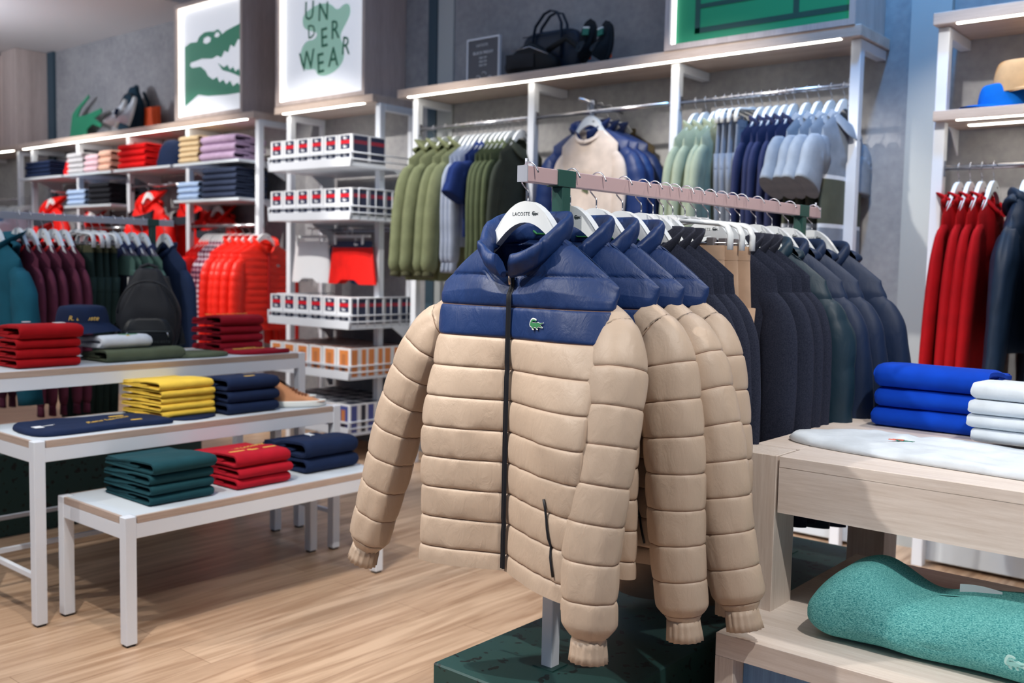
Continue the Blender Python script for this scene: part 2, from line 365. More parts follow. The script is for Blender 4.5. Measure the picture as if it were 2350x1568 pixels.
# ---------------------------------------------------------------- sign graphics
def flat(u, fn, poly, q, name, mat, d=.0015):
    MB().prism(poly, lambda a, b, w: fn(a, b, q+w), d).obj(name, mat, u)
HEAD = [(-7.60, 3.155), (-7.51, 3.18), (-7.419, 3.173), (-7.382, 3.213), (-7.31, 3.238), (-7.239, 3.236), (-7.169, 3.226), (-7.117, 3.239), (-7.074, 3.212), (-7.057, 3.19), (-6.997, 3.211), (-6.76, 3.25), (-6.76, 3.106), (-6.838, 3.121), (-6.888, 3.067), (-6.938, 3.092), (-6.972, 3.034), (-7.023, 3.055), (-7.066, 3.006), (-7.126, 3.028), (-7.196, 3.012), (-7.347, 3.029), (-7.438, 3.02), (-7.511, 3.016), (-7.526, 2.995), (-7.493, 2.97), (-7.366, 2.967), (-7.294, 2.924), (-7.259, 2.88), (-7.188, 2.843), (-7.127, 2.857), (-7.093, 2.809), (-7.041, 2.828), (-6.998, 2.785), (-6.947, 2.809), (-6.905, 2.761), (-6.847, 2.784), (-6.805, 2.756), (-6.76, 2.753), (-6.76, 2.70), (-6.998, 2.702), (-7.26, 2.717), (-7.403, 2.74), (-7.60, 2.66)]
TONG = [(-7.118, 2.968), (-7.083, 2.95), (-7.032, 2.924), (-6.981, 2.938), (-6.947, 2.896), (-6.905, 2.915), (-6.872, 2.873), (-6.83, 2.892), (-6.805, 2.851), (-6.76, 2.839), (-6.76, 2.81), (-6.947, 2.876), (-7.049, 2.902)]
EYE1 = [(-7.32, 3.155), (-7.31, 3.189), (-7.257, 3.199), (-7.213, 3.181), (-7.222, 3.153), (-7.275, 3.14)]
EYE2 = [(-7.16, 3.184), (-7.143, 3.211), (-7.108, 3.214), (-7.083, 3.188), (-7.117, 3.173)]
LB1, f1, w1, h1 = lightbox(-7.69, -6.72, 3.50, 'lit sign box with a green crocodile head print')
flat(LB1, f1, HEAD, 0, 'crocodile_print', M['siggreen']); flat(LB1, f1, TONG, 0, 'crocodile_print', M['siggreen'])
flat(LB1, f1, EYE1, .002, 'crocodile_eye', M['signface']); flat(LB1, f1, EYE2, .002, 'crocodile_eye', M['signface'])
LB2, f2, w2, h2 = lightbox(-6.29, -5.28, 3.50, 'lit sign box lettered UNDERWEAR over mint blobs')
BLOB = [(-6.024, 3.177), (-5.969, 3.213), (-5.826, 3.248), (-5.703, 3.23), (-5.625, 3.163), (-5.549, 3.206), (-5.49, 3.192), (-5.481, 3.121), (-5.547, 3.044), (-5.598, 2.986), (-5.554, 2.904), (-5.545, 2.815), (-5.621, 2.747), (-5.751, 2.717), (-5.848, 2.733), (-5.867, 2.786), (-5.984, 2.782), (-6.049, 2.84), (-6.041, 2.94), (-5.979, 2.999), (-5.877, 2.994), (-5.842, 3.04), (-5.932, 3.063), (-6.014, 3.097)]
def smooth_poly(p, it=2):
    for _ in range(it):
        q = []
        for i in range(len(p)):
            a, b = p[i], p[(i+1) % len(p)]
            q += [(.75*a[0]+.25*b[0], .75*a[1]+.25*b[1]), (.25*a[0]+.75*b[0], .25*a[1]+.75*b[1])]
        p = q
    return p
flat(LB2, f2, smooth_poly(BLOB), 0, 'mint_shape', M['sigmint'])
for ch, x, z, s, a in (('U', -5.942, 3.216, .26, 5), ('N', -5.781, 3.187, .25, 4), ('D', -5.91, 3.062, .19, -8), ('E', -5.766, 3.00, .26, -5), ('R', -5.646, 3.04, .25, 0), ('W', -5.957, 2.858, .27, -10), ('E', -5.805, 2.822, .27, -6), ('A', -5.665, 2.85, .26, 2), ('R', -5.532, 2.912, .24, 10)):
    s *= .76; p = f2(x, z-s*.36, .004); put(text_mesh(ch, s, M['sigdark'], .001), 'letter', LB2, p, (PI/2, math.radians(a*.5), 0), (.85, 1, 1))
LBG, f3, w3, h3 = lightbox(-2.87, -1.83, 3.50, 'lit sign box with a green tennis court print')
flat(LBG, f3, [(-2.838, 2.567), (-1.862, 2.567), (-1.862, 3.46), (-2.838, 3.46)], 0, 'court_print', M['courtgreen'])
for x0, x1, z0, z1 in ((-2.71, -1.864, 2.615, 2.643), (-2.71, -2.68, 2.615, 3.3), (-2.68, -1.864, 2.742, 2.765), (-2.16, -2.13, 2.643, 3.1), (-2.68, -1.864, 3.08, 3.1)):
    flat(LBG, f3, [(x0, z0), (x1, z0), (x1, z1), (x0, z1)], .002, 'court_line', M['courtline'])
LB0, f0, w0, h0 = lightbox(-12.4, -11.15, 3.50, 'lit sign box cut off by the left edge')
MB().box(-11.15+11.775, -10.80+11.775, YF-.02-4.85, WY-.004-4.85, 0, 1.01).obj('side_panel', M['ash_z'], LB0)
# green crocodile cut-out leaning on the wall
M['cutout'] = plain('green_cutout', (52, 150, 112), .35)
gx = -9.80
G = [(-10.13, 2.541), (-10.12, 2.70), (-10.10, 2.83), (-10.03, 2.88), (-9.78, 3.0), (-9.765, 2.975), (-9.93, 2.88), (-9.99, 2.80), (-9.83, 2.80), (-9.51, 2.845), (-9.50, 2.80), (-9.64, 2.755), (-9.49, 2.69), (-9.50, 2.655), (-9.67, 2.70), (-9.78, 2.66), (-9.78, 2.60), (-9.71, 2.57), (-9.71, 2.541)]
o = MB().prism([(x-gx, z-2.536) for x, z in G], lambda a, b, w: (a, w+b*.06, b), .012).obj('crocodile_cutout', M['cutout'], None, (gx, 4.93, 2.536))
tag(o, 'green crocodile cut-out leaning on the wall left of a dark backpack', 'ornament')
# ---------------------------------------------------------------- front rack and left rack
def rack(x, y0, y1, bx0, bx1, by0, by1, zb, zr, label, posts, white_low=True, mats=('railmetal',)):
    u = empty('clothes_rack', (x, (y0+y1)/2, 0), 0, label, 'clothes rack'); oy = (y0+y1)/2
    MB().box(bx0-x, bx1-x, by0-oy, by1-oy, 0, zb, b=.004).obj('base_block', M['block'], u)
    for py in posts:
        if white_low: MB().box(-.016, .016, py-.016-oy, py+.016-oy, zb, zr-.42, b=.002).obj('lower_post', M['white'], u)
        MB().box(-.016, .016, py-.016-oy, py+.016-oy, zr-.42 if white_low else zb, zr-.037, b=.002).obj('post', M['green'], u)
        MB().box(-.018, .018, py-.033-oy, py+.033-oy, zr-.0375, zr+.0008, b=.001).obj('post_head', M['green'], u)
        MB().box(-.03, .03, py-.03-oy, py+.03-oy, zb, zb+.003).obj('foot_plate', M['block'], u)
    MB().box(-.0135, .0135, y0-oy, y1-oy, zr-.035, zr, b=.0015).obj('hanging_rail', M[mats[0]], u)
    for yy in (y0, y1): MB().box(-.014, .014, yy-.0015-oy, yy+.0015-oy, zr-.0355, zr+.0005).obj('end_cap', M['railend'], u)
    m = MB(); m.tube([(0, y0+.012-oy, zr), (0, y0+.012-oy, zr+.017)], .003, 10); m.tube([(0, y1-.012-oy, zr), (0, y1-.012-oy, zr+.017)], .003, 10)
    m.obj('stop_pin', M['railend'], u)
    return u
FR = rack(-1.396, 1.693, 3.29, -1.615, -1.187, 1.657, 3.36, .409, 1.586, 'front clothes rack with satin rail and green stone block base', [1.835, 3.155])
LR = rack(-5.12, 1.48, 3.08, -5.34, -4.89, 1.43, 3.12, .409, 1.586, 'rear clothes rack behind the white tables with green posts', [1.61, 2.955], False, ('railend',))
# ---------------------------------------------------------------- white nesting tables
def white_table(x0, x1, y0, y1, h, label, stretch=None, leg=.042):
    u = empty('display_table', ((x0+x1)/2, (y0+y1)/2, 0), 0, label, 'table', 'white nesting tables'); ox, oy = (x0+x1)/2, (y0+y1)/2
    a, b, c, d = x0-ox, x1-ox, y0-oy, y1-oy; L = leg
    for (p, q) in ((a, c), (b-L, c), (a, d-L), (b-L, d-L)):
        l = MB().box(p, p+L, q, q+L, .008, h, b=.002).obj('leg', M['white'], u)
        MB().box(p+.005, p+L-.005, q+.005, q+L-.005, 0, .008).obj('foot_pad', M['rubber'], l)
    z = h-.027; e = .0015
    for q in ((a+L, b-L, c+e, c+L-.01), (a+L, b-L, d-L+.01, d-e), (a+e, a+L-.01, c+L, d-L), (b-L+.01, b-e, c+L, d-L)): MB().box(*q, z-.052, z, b=.001).obj('apron', M['white'], u)
    MB().box(a+.014, b-.014, c+L+.002, d-L-.002, h-.027, h-.0005).box(a+L+.002, b-L-.002, c+.014, d-.014, h-.027, h-.0008).obj('table_top', M['board'], u)
    for q in ((a+e, a+.014), (b-.014, b-e)): MB().box(*q, c+L+.004, d-L-.004, h-.026, h-.0005).obj('edge_board', M['edge_y'], u)
    for q in ((c+e, c+.014), (d-.014, d-e)): MB().box(a+L+.004, b-L-.004, *q, h-.026, h-.0005).obj('edge_board', M['edge_x'], u)
    if stretch:
        for q in (c+.012, d-L+.012): MB().box(a+L, b-L, q, q+.018, stretch, stretch+.018).obj('stretcher', M['white'], u)
        MB().box(a+.012, a+.03, c+L, d-L, stretch, stretch+.018).obj('stretcher', M['white'], u)
    return u
T1 = white_table(-3.67, -3.172, 1.722, 2.93, .465, 'lowest white nesting table nearest the front, with wood edging')
T2 = white_table(-4.085, -3.59, 1.60, 3.035, .692, 'middle white nesting table with wood edging', .17)
T3 = white_table(-4.60, -4.02, 1.42, 3.165, .905, 'tallest white nesting table, in front of the rear rack', .17)
# ---------------------------------------------------------------- pale wood nesting tables
def wood_table_high():
    x0, x1, y0, y1, h = -1.106, .45, 2.172, 3.05, .93; L = .112
    u = empty('wooden_table', ((x0+x1)/2, (y0+y1)/2, 0), 0, 'tall pale wooden table carrying blue and white folded clothes', 'table'); ox, oy = u.location.x, u.location.y
    for p, q in ((x0, y0), (x1-L, y0), (x0, y1-L), (x1-L, y1-L)):
        MB().box(p-ox, p+L-ox, q-oy, q+L-oy, 0, h, b=.0015).obj('leg', M['oak_z'], u)
    g = .007
    for q in ((y0-oy, y0+.03-oy), (y1-.03-oy, y1-oy)): MB().box(x0+L+g-ox, x1-L-g-ox, *q, h-.135, h-.026).obj('apron', M['oak_x'], u)
    MB().box(x0-ox, x0+.03-ox, y0+L+g-oy, y1-L-g-oy, h-.135, h-.026).obj('side_apron', M['ash_y'], u)
    m = MB().box(x0+L+g-ox, x1-L-g-ox, y0-.001-oy, y1-oy, h-.026, h, b=.001).box(x0-ox, x0+L-ox, y0+L+g-oy, y1-L-g-oy, h-.026, h, b=.001).box(x0+L-ox, x0+L+g+.002-ox, y0+L+g-oy, y1-L-g-oy, h-.025, h-.0006)
    m.obj('table_top', M['oak_x'], u); return u
WT = wood_table_high()
def wood_table_low():
    x0, x1, y0, y1, h, t = -1.026, .35, 1.962, 2.80, .552, .052
    u = empty('wooden_table', ((x0+x1)/2, (y0+y1)/2, 0), 0, 'low pale wooden table carrying the turquoise knit sweater', 'table'); ox, oy = u.location.x, u.location.y
    MB().box(x0-ox, x1-ox, y0-oy, y1-oy, h-t, h, b=.0012).obj('table_top', M['oak_x'], u)
    for p in (x0, x1-.045): MB().box(p-ox, p+.045-ox, y0-oy, y1-oy, 0, h-t, b=.001).obj('side_panel', M['oak_z'], u)
    MB().box(x0+.046-ox, x1-.046-ox, y0+.05-oy, y0+.07-oy, .0, h-t).obj('back_panel', M['bluelit'], u)
    return u
WL = wood_table_low()
# ---------------------------------------------------------------- wire trays and underwear boxes
M['boxwhite'] = plain('box_card', (236, 238, 242), .4); M['boxnavy'] = plain('box_navy', (38, 48, 78), .4); M['boxred'] = plain('box_red', (214, 24, 40), .4)
M['boxorange'] = plain('box_orange', (226, 140, 76), .45); M['boxskin'] = plain('box_photo_tone', (196, 120, 70), .5); M['boxbrown'] = plain('box_brown', (128, 84, 70), .5)
M['boxlilac'] = plain('box_blue_violet', (74, 84, 150), .45); M['boxdark'] = plain('box_dark', (40, 44, 60), .5)
def tray(z, label, x0=-6.03, x1=-5.12, y0=4.40, h=.058, rail=.100, side=0):
    u = empty('wire_tray', ((x0+x1)/2, 4.7, z), 0, label, 'tray', 'wire trays in the underwear unit'); ox = (x0+x1)/2; oy = 4.7; a, b = x0-ox, x1-ox; c, d = y0-oy, WY-.035-oy
    MB().box(a, b, c, c+.008, -.0, h, b=.001).obj('front_lip', M['white'], u)
    MB().box(a, b, c+.008, d, 0, .01).obj('tray_floor', M['white'], u)
    m = MB(); r = .0055
    m.box(a, b, c-.004, c+.006, rail-.014, rail); 
    for x in (a+.004, b-.004):
        m.tube([(x, c, rail-.006), (x, d, rail-.006)], r, 6); m.tube([(x, c, .05), (x, d, .05)], r, 6)
        for k in range(2): m.tube([(x, c+.002+k*(d-c-.004), 0), (x, c+.002+k*(d-c-.004), rail)], r, 6)
    if side:
        for x in (a+.004, b-.004):
            for k in range(1, 8): m.tube([(x, c+(d-c)*k/8, 0), (x, c+(d-c)*k/8, side)], .004, 6)
            m.tube([(x, c+.08, side), (x, d, side)], .0045, 6)
    m.obj('wire_frame', M['white'], u)
    for x in (a, b-.006): MB().prism([(d, 0), (d, -.16), (d-.04, -.16), (d-.07, -.10), (d-.22, -.0)], lambda p, q, w, x=x: (x+w, p, q), .006).obj('tray_bracket', M['white'], u)
    return u
def ubox(kind):
    u = empty('underwear_box', (0, 0, 0), 0, 'x', 'box'); w, d, h = .072, .075, .205
    MB().box(-w, w, 0, 2*d, 0, h, b=.001).obj('carton', M['boxwhite'], u)
    def F(x0, x1, z0, z1, m, n, q=.0008): MB().box(x0, x1, -q, .0005, z0, z1).obj(n, M[m], u)
    def Sd(y0, y1, z0, z1, m, n): MB().box(w-.0005, w+.0008, y0, y1, z0, z1).obj(n, M[m], u)
    if kind == 'navy':
        F(-.047, .049, .106, .197, 'boxnavy', 'label_panel'); F(-.047, .049, .142, .166, 'boxred', 'label_band', .0012); F(-.047, .049, .024, .083, 'boxnavy', 'label_panel')
        Sd(.012, .138, .024, .197, 'boxnavy', 'side_panel'); Sd(.012, .138, .142, .166, 'boxred', 'side_band')
        for z in (.181, .124, .066):
            m = MB(); croc(m, lambda a, b, q, z=z: (a, -.0014-q*.3, z+b), .04); m.obj('crocodile_logo', M['boxwhite'], u)
    else:
        c1, c2, c3 = ('boxorange', 'boxskin', 'boxbrown') if kind == 'orange' else ('boxlilac', 'boxskin', 'boxdark')
        F(-.044, .05, .012, .192, c1, 'label_panel'); F(-.02, .02, .03, .165, c2, 'label_photo', .0012)
        F(-.016, .018, .03, .075, c3, 'label_photo', .0016)
        for k in range(1): Sd(.01, .062, .01, .196, c1, 'side_panel'); Sd(.10, .14, .01, .196, c3 if kind != 'orange' else c1, 'side_panel')
        MB().box(-w+.01, w-.01, .012, 2*d-.01, h-.0004, h+.0008).obj('top_panel', M[c3], u)
    return u
TR = [(2.015, 'navy', 'topmost wire tray of navy boxes'), (1.657, 'navy', 'second wire tray of navy boxes from the top'), (.913, 'navy', 'third wire tray of navy boxes, below the boxer shorts'), (.566, 'orange', 'wire tray of orange underwear boxes'), (.18, 'lilac', 'lowest wire tray with blue violet boxes')]
protos = {}
ordn = ['first', 'second', 'third', 'fourth', 'fifth', 'sixth']
for ti, (z, kd, lab) in enumerate(TR):
    tray(z, lab, side=.215 if ti in (1, 2) else 0)
    rows = {0: [(5, 1)], 1: [(5, 1), (5, 2)], 2: [(5, 1), (5, 2), (5, 3)], 3: [(i, r) for i in range(6) for r in (1, 2, 3)], 4: [(i, r) for i in range(6) for r in (1, 2, 3)]}[ti]
    tn = ['top tray', 'second highest tray', 'tray under the shorts', 'orange box tray', 'lowest tray'][ti]
    kn = {'navy': 'navy and red', 'orange': 'orange', 'lilac': 'blue violet'}[kd]
    for i, r in [(i, 0) for i in range(6)] + rows:
        if kd == 'lilac' and r == 0 and i in (1, 2): continue
        loc = (-6.03+.078+i*.1505, 4.418+r*.153, z+.0105); 
        where = ('%s from left, front row, %s' % (ordn[i], tn)) if r == 0 else ('%s column from left, %s row, %s' % (ordn[i], ordn[r], tn))
        lb = '%s underwear box, %s' % (kn, where)
        if kd not in protos: protos[kd] = ubox(kd); b = protos[kd]; b.location = loc; b['label'] = lb; b['group'] = 'underwear boxes in the wire trays'
        else: dup(protos[kd], loc, 0, lb, 'underwear boxes in the wire trays')
# ---------------------------------------------------------------- hangers
def hz_top(x):
    x = abs(x)
    if x < .065: return -.077-.037*(x/.065)**2
    if x < .10: return -.114-1.3*(x-.065)
    return -.1595-.94*(x-.10)
def hz_bot(x):
    x = abs(x)
    if x < .07: return -.124-.036*(x/.07)**2
    return -.160-.95*(x-.07) if x < .1 else -.1885-.84*(x-.10)
def make_hook(u, rw=.0135, rh=.035):
    m = MB(); r = .0019; a = rw+.006
    m.tube([(0, 0, -.080), (0, 0, -.060), (-.001, 0, -.054), (-a*.5, 0, -.046), (-a*.95, 0, -.037 if rh > .03 else -.026), (-a-.001, 0, -.022), (-a, 0, -.008), (-a*.8, 0, .001), (-a*.4, 0, .0065), (0, 0, .009), (a*.5, 0, .0075), (a*.95, 0, .001), (a*1.25, 0, -.009), (a*1.4, 0, -.014)], r, 8)
    m.tube([(0, 0, -.081), (0, 0, -.077)], .0042, 8)
    return m.obj('hook', M['chrome'], u)
def make_hanger(kind='shirt', logo=True, th=.011, wd=.19, text=True):
    u = empty('hanger', (0, 0, 0), 0, 'x', 'hanger')
    if kind == 'shirt':
        n = 28; xs = [-wd+2*wd*i/n for i in range(n+1)]
        poly = [(x, hz_top(x)) for x in xs]+[(x, hz_bot(x)) for x in xs[::-1]]
        MB().prism(poly, lambda a, b, w: (a, (w-th)*(1-.62*sstep(.07, wd, abs(a))), b), 2*th).obj('hanger_body', M['whiteplastic'], u)
        if logo:
            if text: put(text_mesh('LACOSTE', .0112, M['ink'], .0002, 1.08), 'lettering', u, (-.010, -th-.0003, -.109), (PI/2, 0, 0))
            m = MB(); croc(m, lambda a, b, w: (a+.030, -th-.0006+w, b-.105), .018, .0005); m.obj('crocodile_logo', M['ink'], u)
    else:
        pts = [(-.175, 0, -.168), (-.175, 0, -.128), (-.165, 0, -.108), (-.145, 0, -.099), (-.08, 0, -.094), (0, 0, -.086), (.08, 0, -.094), (.145, 0, -.099), (.165, 0, -.108), (.175, 0, -.128), (.175, 0, -.168)]
        m = MB(); m.tube(pts, lambda t: (.0065, .0125), 8); 
        m.prism([(-.05, -.083), (-.03, -.076), (0, -.074), (.03, -.076), (.05, -.083), (.0, -.09)], lambda a, b, w: (a, w-.009, b), .018)
        m.obj('hanger_body', M['whiteplastic'], u)
        m = MB(); m.tube([(-.172, 0, -.150), (.172, 0, -.150)], .002, 6, ref=Vector((0, 1, 0))); m.obj('clip_bar', M['chrome'], u)
        for x in (-.12, .12): MB().box(x-.011, x+.011, -.009, .009, -.185, -.135, b=.002).obj('clip', M['clip'], u)
    make_hook(u); return u
M['clip'] = plain('grey_clip', (132, 126, 128), .4, .3)
HS = None
# ---------------------------------------------------------------- garments
def nz(x, y, z): return noise.noise(Vector((x, y, z)))
class G:
    D = dict(ws=.225, zs=-.225, zn=-.135, wn=.085, drop=.07, dropb=.012, wc=.22, wh=.235, zh=-.80, T=.05, VL=0, VR=0, puff=0, sp=.07, z0=-.3, wr=.004, wf=9, nu=36, nv=26, tn=.04,
             sl=.60, dx=.05, dy=-.02, dxl=None, sr=.066, srw=.05, sT=.75, spuff=0, ssp=.08, ns=30, nr=16, hemrise=0, seed=0, tilt=0, flatq=False, zA=-.29, vA=.16, fine=False, asL=1, asR=1, e=.8, belly=0, cuff=0, cuffr=.7)
    def __init__(s, **k): s.__dict__.update(G.D); s.__dict__.update(k)
    def ztop(s, x, front):
        a = abs(x)
        if a < s.wn: return s.zn-(s.drop if front else s.dropb)*(1-(a/s.wn)**2)**.7
        t = (a-s.wn)/(s.ws-s.wn); return s.zn+(s.zs-s.zn)*(t**1.15) if t < 1 else s.zs
    def W(s, v): return s.ws+(s.wc-s.ws)*sstep(0, .28, v)+(s.wh-s.wc)*sstep(.2, 1, v)
    def P(s, c, front, v, off=0):
        """c in -1..1 across, v 0 top..1 hem"""
        W = s.W(v)*(1+((s.asL if c < 0 else s.asR)-1)*sstep(.05, .45, v)); x = W*c; zt = s.ztop(s.ws*c, front); zh = s.zh+s.hemrise*abs(c)**2
        zA = s.zA; vA = s.vA
        z = zt+(zA-zt)*v/vA if v < vA else zA+(zh-zA)*(v-vA)/(1-vA)
        sn = max(0, 1-abs(c)**(1/s.e*2))**.5; sg = -1 if front else 1
        k = min(1, (v/.14))**.5; T = s.T*k
        if abs(s.ws*c) < s.wn*1.25: T = max(T, s.tn*sstep(1.25, .85, abs(s.ws*c)/s.wn)) if v < .3 else T
        T *= 1+s.belly*v
        d = 0
        if s.puff:
            ff = ((z-s.z0)/s.sp) % 1.0; h = (4*ff*(1-ff)); hh = max(0, h)**.26
            d += s.puff*(hh-.8)
            if s.fine: d -= .0022*math.exp(-((min(ff, 1-ff)*s.sp)/.0022)**2)
            d += s.puff*.55*nz(x*46+s.seed, z*6, 3.1)*max(0, 1-h*1.35)+s.puff*.30*nz(x*9, z*14+s.seed, 1)
        d += s.wr*nz(x*s.wf*.7+s.seed, z*s.wf*.35, sg*2.3)*min(1, v*3)+s.wr*.5*nz(x*s.wf*2.2, z*s.wf*.8+s.seed, sg)*min(1, v*3)
        d += off
        y = sg*(T*sn+d*(.35+.65*sn))
        x += c*d*(1-sn)*.8
        g = sstep(.05, .6, v); y -= (s.VL if c < 0 else s.VR)*g*abs(x)
        y += s.tilt*(z-s.zn)
        return (x, y, z)
    def body(s, mats, mf=None, name='body', parent=None):
        def fn(u, v):
            th = 2*PI*u; c = math.cos(th); front = math.sin(th) < 0
            return s.P(c, front, v)
        m = MB(); mfx = None
        if s.fine:
            rows = [i/48*s.vA for i in range(48)]; z = s.zA; k = 0; R = []
            zz = s.z0+s.sp*2
            while zz > s.zh:
                for d in (.0225, .0150, .0085, .0045, .0022, .0009, -.0009, -.0022, -.0045, -.0085, -.0150, -.0225): R.append(zz+d)
                R += [zz-s.sp/2]; zz -= s.sp
            R = sorted(set(round(q, 5) for q in R if s.zh < q < s.zA), reverse=True); rows += [s.vA]+[s.vA+(1-s.vA)*(q-s.zA)/(s.zh-s.zA) for q in R]+[1.0]
            n = s.nu; vs = [fn(i/n, v) for v in rows for i in range(n)]
            for p in vs: m.v.append(tuple(p))
            for j in range(len(rows)-1):
                zm = s.zA+(s.zh-s.zA)*((rows[j]+rows[j+1])/2-s.vA)/(1-s.vA); q = abs(((zm-s.z0)/s.sp+.5) % 1-.5)*s.sp
                for i in range(n): m.f.append((j*n+i, j*n+(i+1) % n, (j+1)*n+(i+1) % n, (j+1)*n+i)); m.m.append(1 if q < .0008 and rows[j] > s.vA else 0); m.sm.append(True)
            return m.obj(name, mats, parent)
        if mf: mfx = lambda u, v: mf(math.cos(2*PI*u), math.sin(2*PI*u) < 0, v, s.P(math.cos(2*PI*u), math.sin(2*PI*u) < 0, v)[2])
        m.grid(fn, s.nu, s.nv, cu=True, mf=mfx)
        return m.obj(name, mats, parent)
    def surf(s, x, z, off=.001, front=True):
        v = .3
        for _ in range(8):
            c = max(-1, min(1, x/(s.W(v)*(1+((s.asL if x < 0 else s.asR)-1)*sstep(.05, .45, v))))); zt = s.ztop(s.ws*c, front); zh = s.zh+s.hemrise*abs(c)**2; v = (z-zt)/(s.zA-zt)*s.vA if z > s.zA else s.vA+(1-s.vA)*(z-s.zA)/(zh-s.zA); v = max(0, min(1, v))
        return s.P(c, front, v, off)
    def spath(s, side, dx=None, dy=None, L=None, qs=None):
        dx = s.dx if dx is None else dx; dy = s.dy if dy is None else dy; L = L or s.sl; w = s.ws
        q_ = s.sr/.066*.034
        k = [(w-.045, 0, s.zs-.030-q_), (w-.012, dy*.05, s.zs-.055-q_), (w+.006+.12*dx, dy*.2, s.zs-.14), (w+.01+.45*dx, dy*.6, s.zs-.45*L), (w+.75*dx, dy*.9, s.zs-.75*L), (w+dx, dy, s.zs-L)]
        pts = []; n = s.ns; Q = [i/n for i in range(n+1)]
        if s.fine and qs: Q = qs
        V = [Vector(k[0])*2-Vector(k[1])]+[Vector(a) for a in k]+[Vector(k[-1])*2-Vector(k[-2])]
        seg = len(k)-1
        for qq in Q:
            q = qq*seg; j = min(int(q), seg-1); t = q-j; a, b, c, d = V[j:j+4]
            p = .5*((2*b)+(-a+c)*t+(2*a-5*b+4*c-d)*t*t+(-a+3*b-3*c+d)*t**3)
            pts.append((p.x*side, p.y, p.z))
        return pts
    def sleeve(s, side, mats, parent, **kw):
        dx = kw.get('dx'); dy = kw.get('dy'); L = kw.get('L', s.sl); sr = s.sr; pts = s.spath(side, dx, dy, L)
        tot = L+.06; tmats = mats
        if s.fine:
            P0 = [Vector(p) for p in pts]; l = [0]
            for a, b in zip(P0, P0[1:]): l.append(l[-1]+(b-a).length)
            tot = l[-1]
            def q_of(d):
                for i in range(len(l)-1):
                    if l[i+1] >= d: return (i+(d-l[i])/(l[i+1]-l[i]))/(len(l)-1)
                return 1
            D = set([0, tot]); k = .65
            while k*s.ssp < tot-.02:
                for e in (-.026, -.016, -.009, -.0045, -.0022, -.0009, .0009, .0022, .0045, .009, .016, .026): D.add(round(min(tot, max(0, k*s.ssp+e)), 5))
                D.add(round(min(tot, (k+.5)*s.ssp), 5)); k += 1
            for i in range(12): D.add(round(s.ssp*.65*i/12, 5)); D.add(round(tot-.05*i/12, 5))
            D = sorted(D); pts = s.spath(side, dx, dy, L, [q_of(d) for d in D])
        def r(t):
            a = sr*(.62+.38*sstep(0, .22, t)) + (s.srw-sr)*t; k = 1
            if s.spuff:
                ff = (t*tot/s.ssp+.35) % 1; h = 4*ff*(1-ff); k = 1+s.spuff/sr*(max(0, h)**.3-.75)
            if s.cuff and t > .93: k *= 1-.45*sstep(.93, 1, t)
            return (a*k, a*s.sT*k)
        def fr(t, th):
            q = 1+min(.16, s.wr*11)*nz(math.cos(th)*2.2+s.seed+side, math.sin(th)*2.2, t*2.4)+min(.06, s.wr*4)*nz(math.cos(th)*4+s.seed, math.sin(th)*4, t*9)
            if s.spuff:
                ff = (t*tot/s.ssp+.35) % 1; q += (-.028*math.exp(-((min(ff, 1-ff)*s.ssp)/.0022)**2) if s.fine else 0); q += .05*nz(math.cos(th)*6+s.seed, math.sin(th)*6, t*25)*(1-4*ff*(1-ff))
            return q
        m = MB().tube(pts, r, s.nr, fr=fr)
        if s.fine:
            for j in range(len(pts)-1):
                dm = (D[j]+D[j+1])/2; q = abs((dm/s.ssp-.65+.5) % 1-.5)*s.ssp
                if q < .0008 and dm > .03:
                    for i in range(s.nr): m.m[j*s.nr+i] = 1
            tmats = [mats, s.thread]
        o = m.obj('sleeve', tmats, parent)
        if s.cuff:
            a, b = Vector(pts[-6] if len(pts) > 60 else pts[-2]), Vector(pts[-1]); d = (b-a).normalized(); rr = s.srw*.62
            MB().tube([b-d*.012, b, b+d*s.cuff*.5, b+d*s.cuff], lambda t: (rr*(1+.12*t), rr*s.sT*1.1*(1+.12*t)), 48 if s.nr > 20 else 16, fr=lambda t, th: 1+.07*math.sin(th*16)+.03*nz(th*3, t*3, side)).obj('cuff', kw.get('cuffmat', mats), parent)
        return o
    def collar(s, mat, parent, kind='stand', hc=.062, out=.012, th=.010, wn=None, zf=None, gap=.06, n=40, yb=None, name='collar', fall=.05):
        wn = wn or s.wn+.008; zf = zf if zf is not None else s.zn-s.drop; yb = yb or s.tn+.004; prof = 10
        def fn(u, v):
            ph = -PI+gap+(2*PI-2*gap)*v           # 0 = back centre, +-pi = front centre
            bx = wn*math.sin(ph); by = yb*math.cos(ph); fr = (1-math.cos(ph))/2
            zb = s.zn-.004+(zf-s.zn)*fr**2.2
            by -= (.012 if fr > .5 else 0)*fr
            o = Vector((math.sin(ph), math.cos(ph)*.6, 0)).normalized()
            if kind == 'stand':
                h = hc*(1-.25*fr**3); B = Vector((bx, by, zb-.012)); U = Vector((0, 0, 1))*h+o*out*(1 if fr < .9 else .6)
                if fr > .85: U += Vector((math.copysign(.012, bx), -.006, 0))
            elif kind == 'polo':
                B = Vector((bx, by, zb+.026*(1-.5*fr))); l = fall*(1+.35*sstep(.6, 1, fr)); U = o*l*.55*(1-.3*fr)-Vector((0, 0, 1))*l*(.6+.5*fr)
            elif kind == 'crew':
                B = Vector((bx, by, zb-.012)); U = Vector((0, 0, 1))*hc+o*-.004
            else:   # hood
                h = hc*(1-.2*fr); B = Vector((bx, by, zb-.02)); U = Vector((0, 0, 1))*h*(1-.3*fr)+o*(out+.035*(1-fr))+Vector((0, .03*(1-fr), -.0))
            a = 2*PI*u; t = .5-.5*math.cos(a); w = math.sin(a)
            pf = th*(1+(.35*nz(v*14, t*4+s.seed, 5) if s.puff or kind == 'hood' else 0)+(.25*abs(math.sin(v*34)) if s.puff else 0))
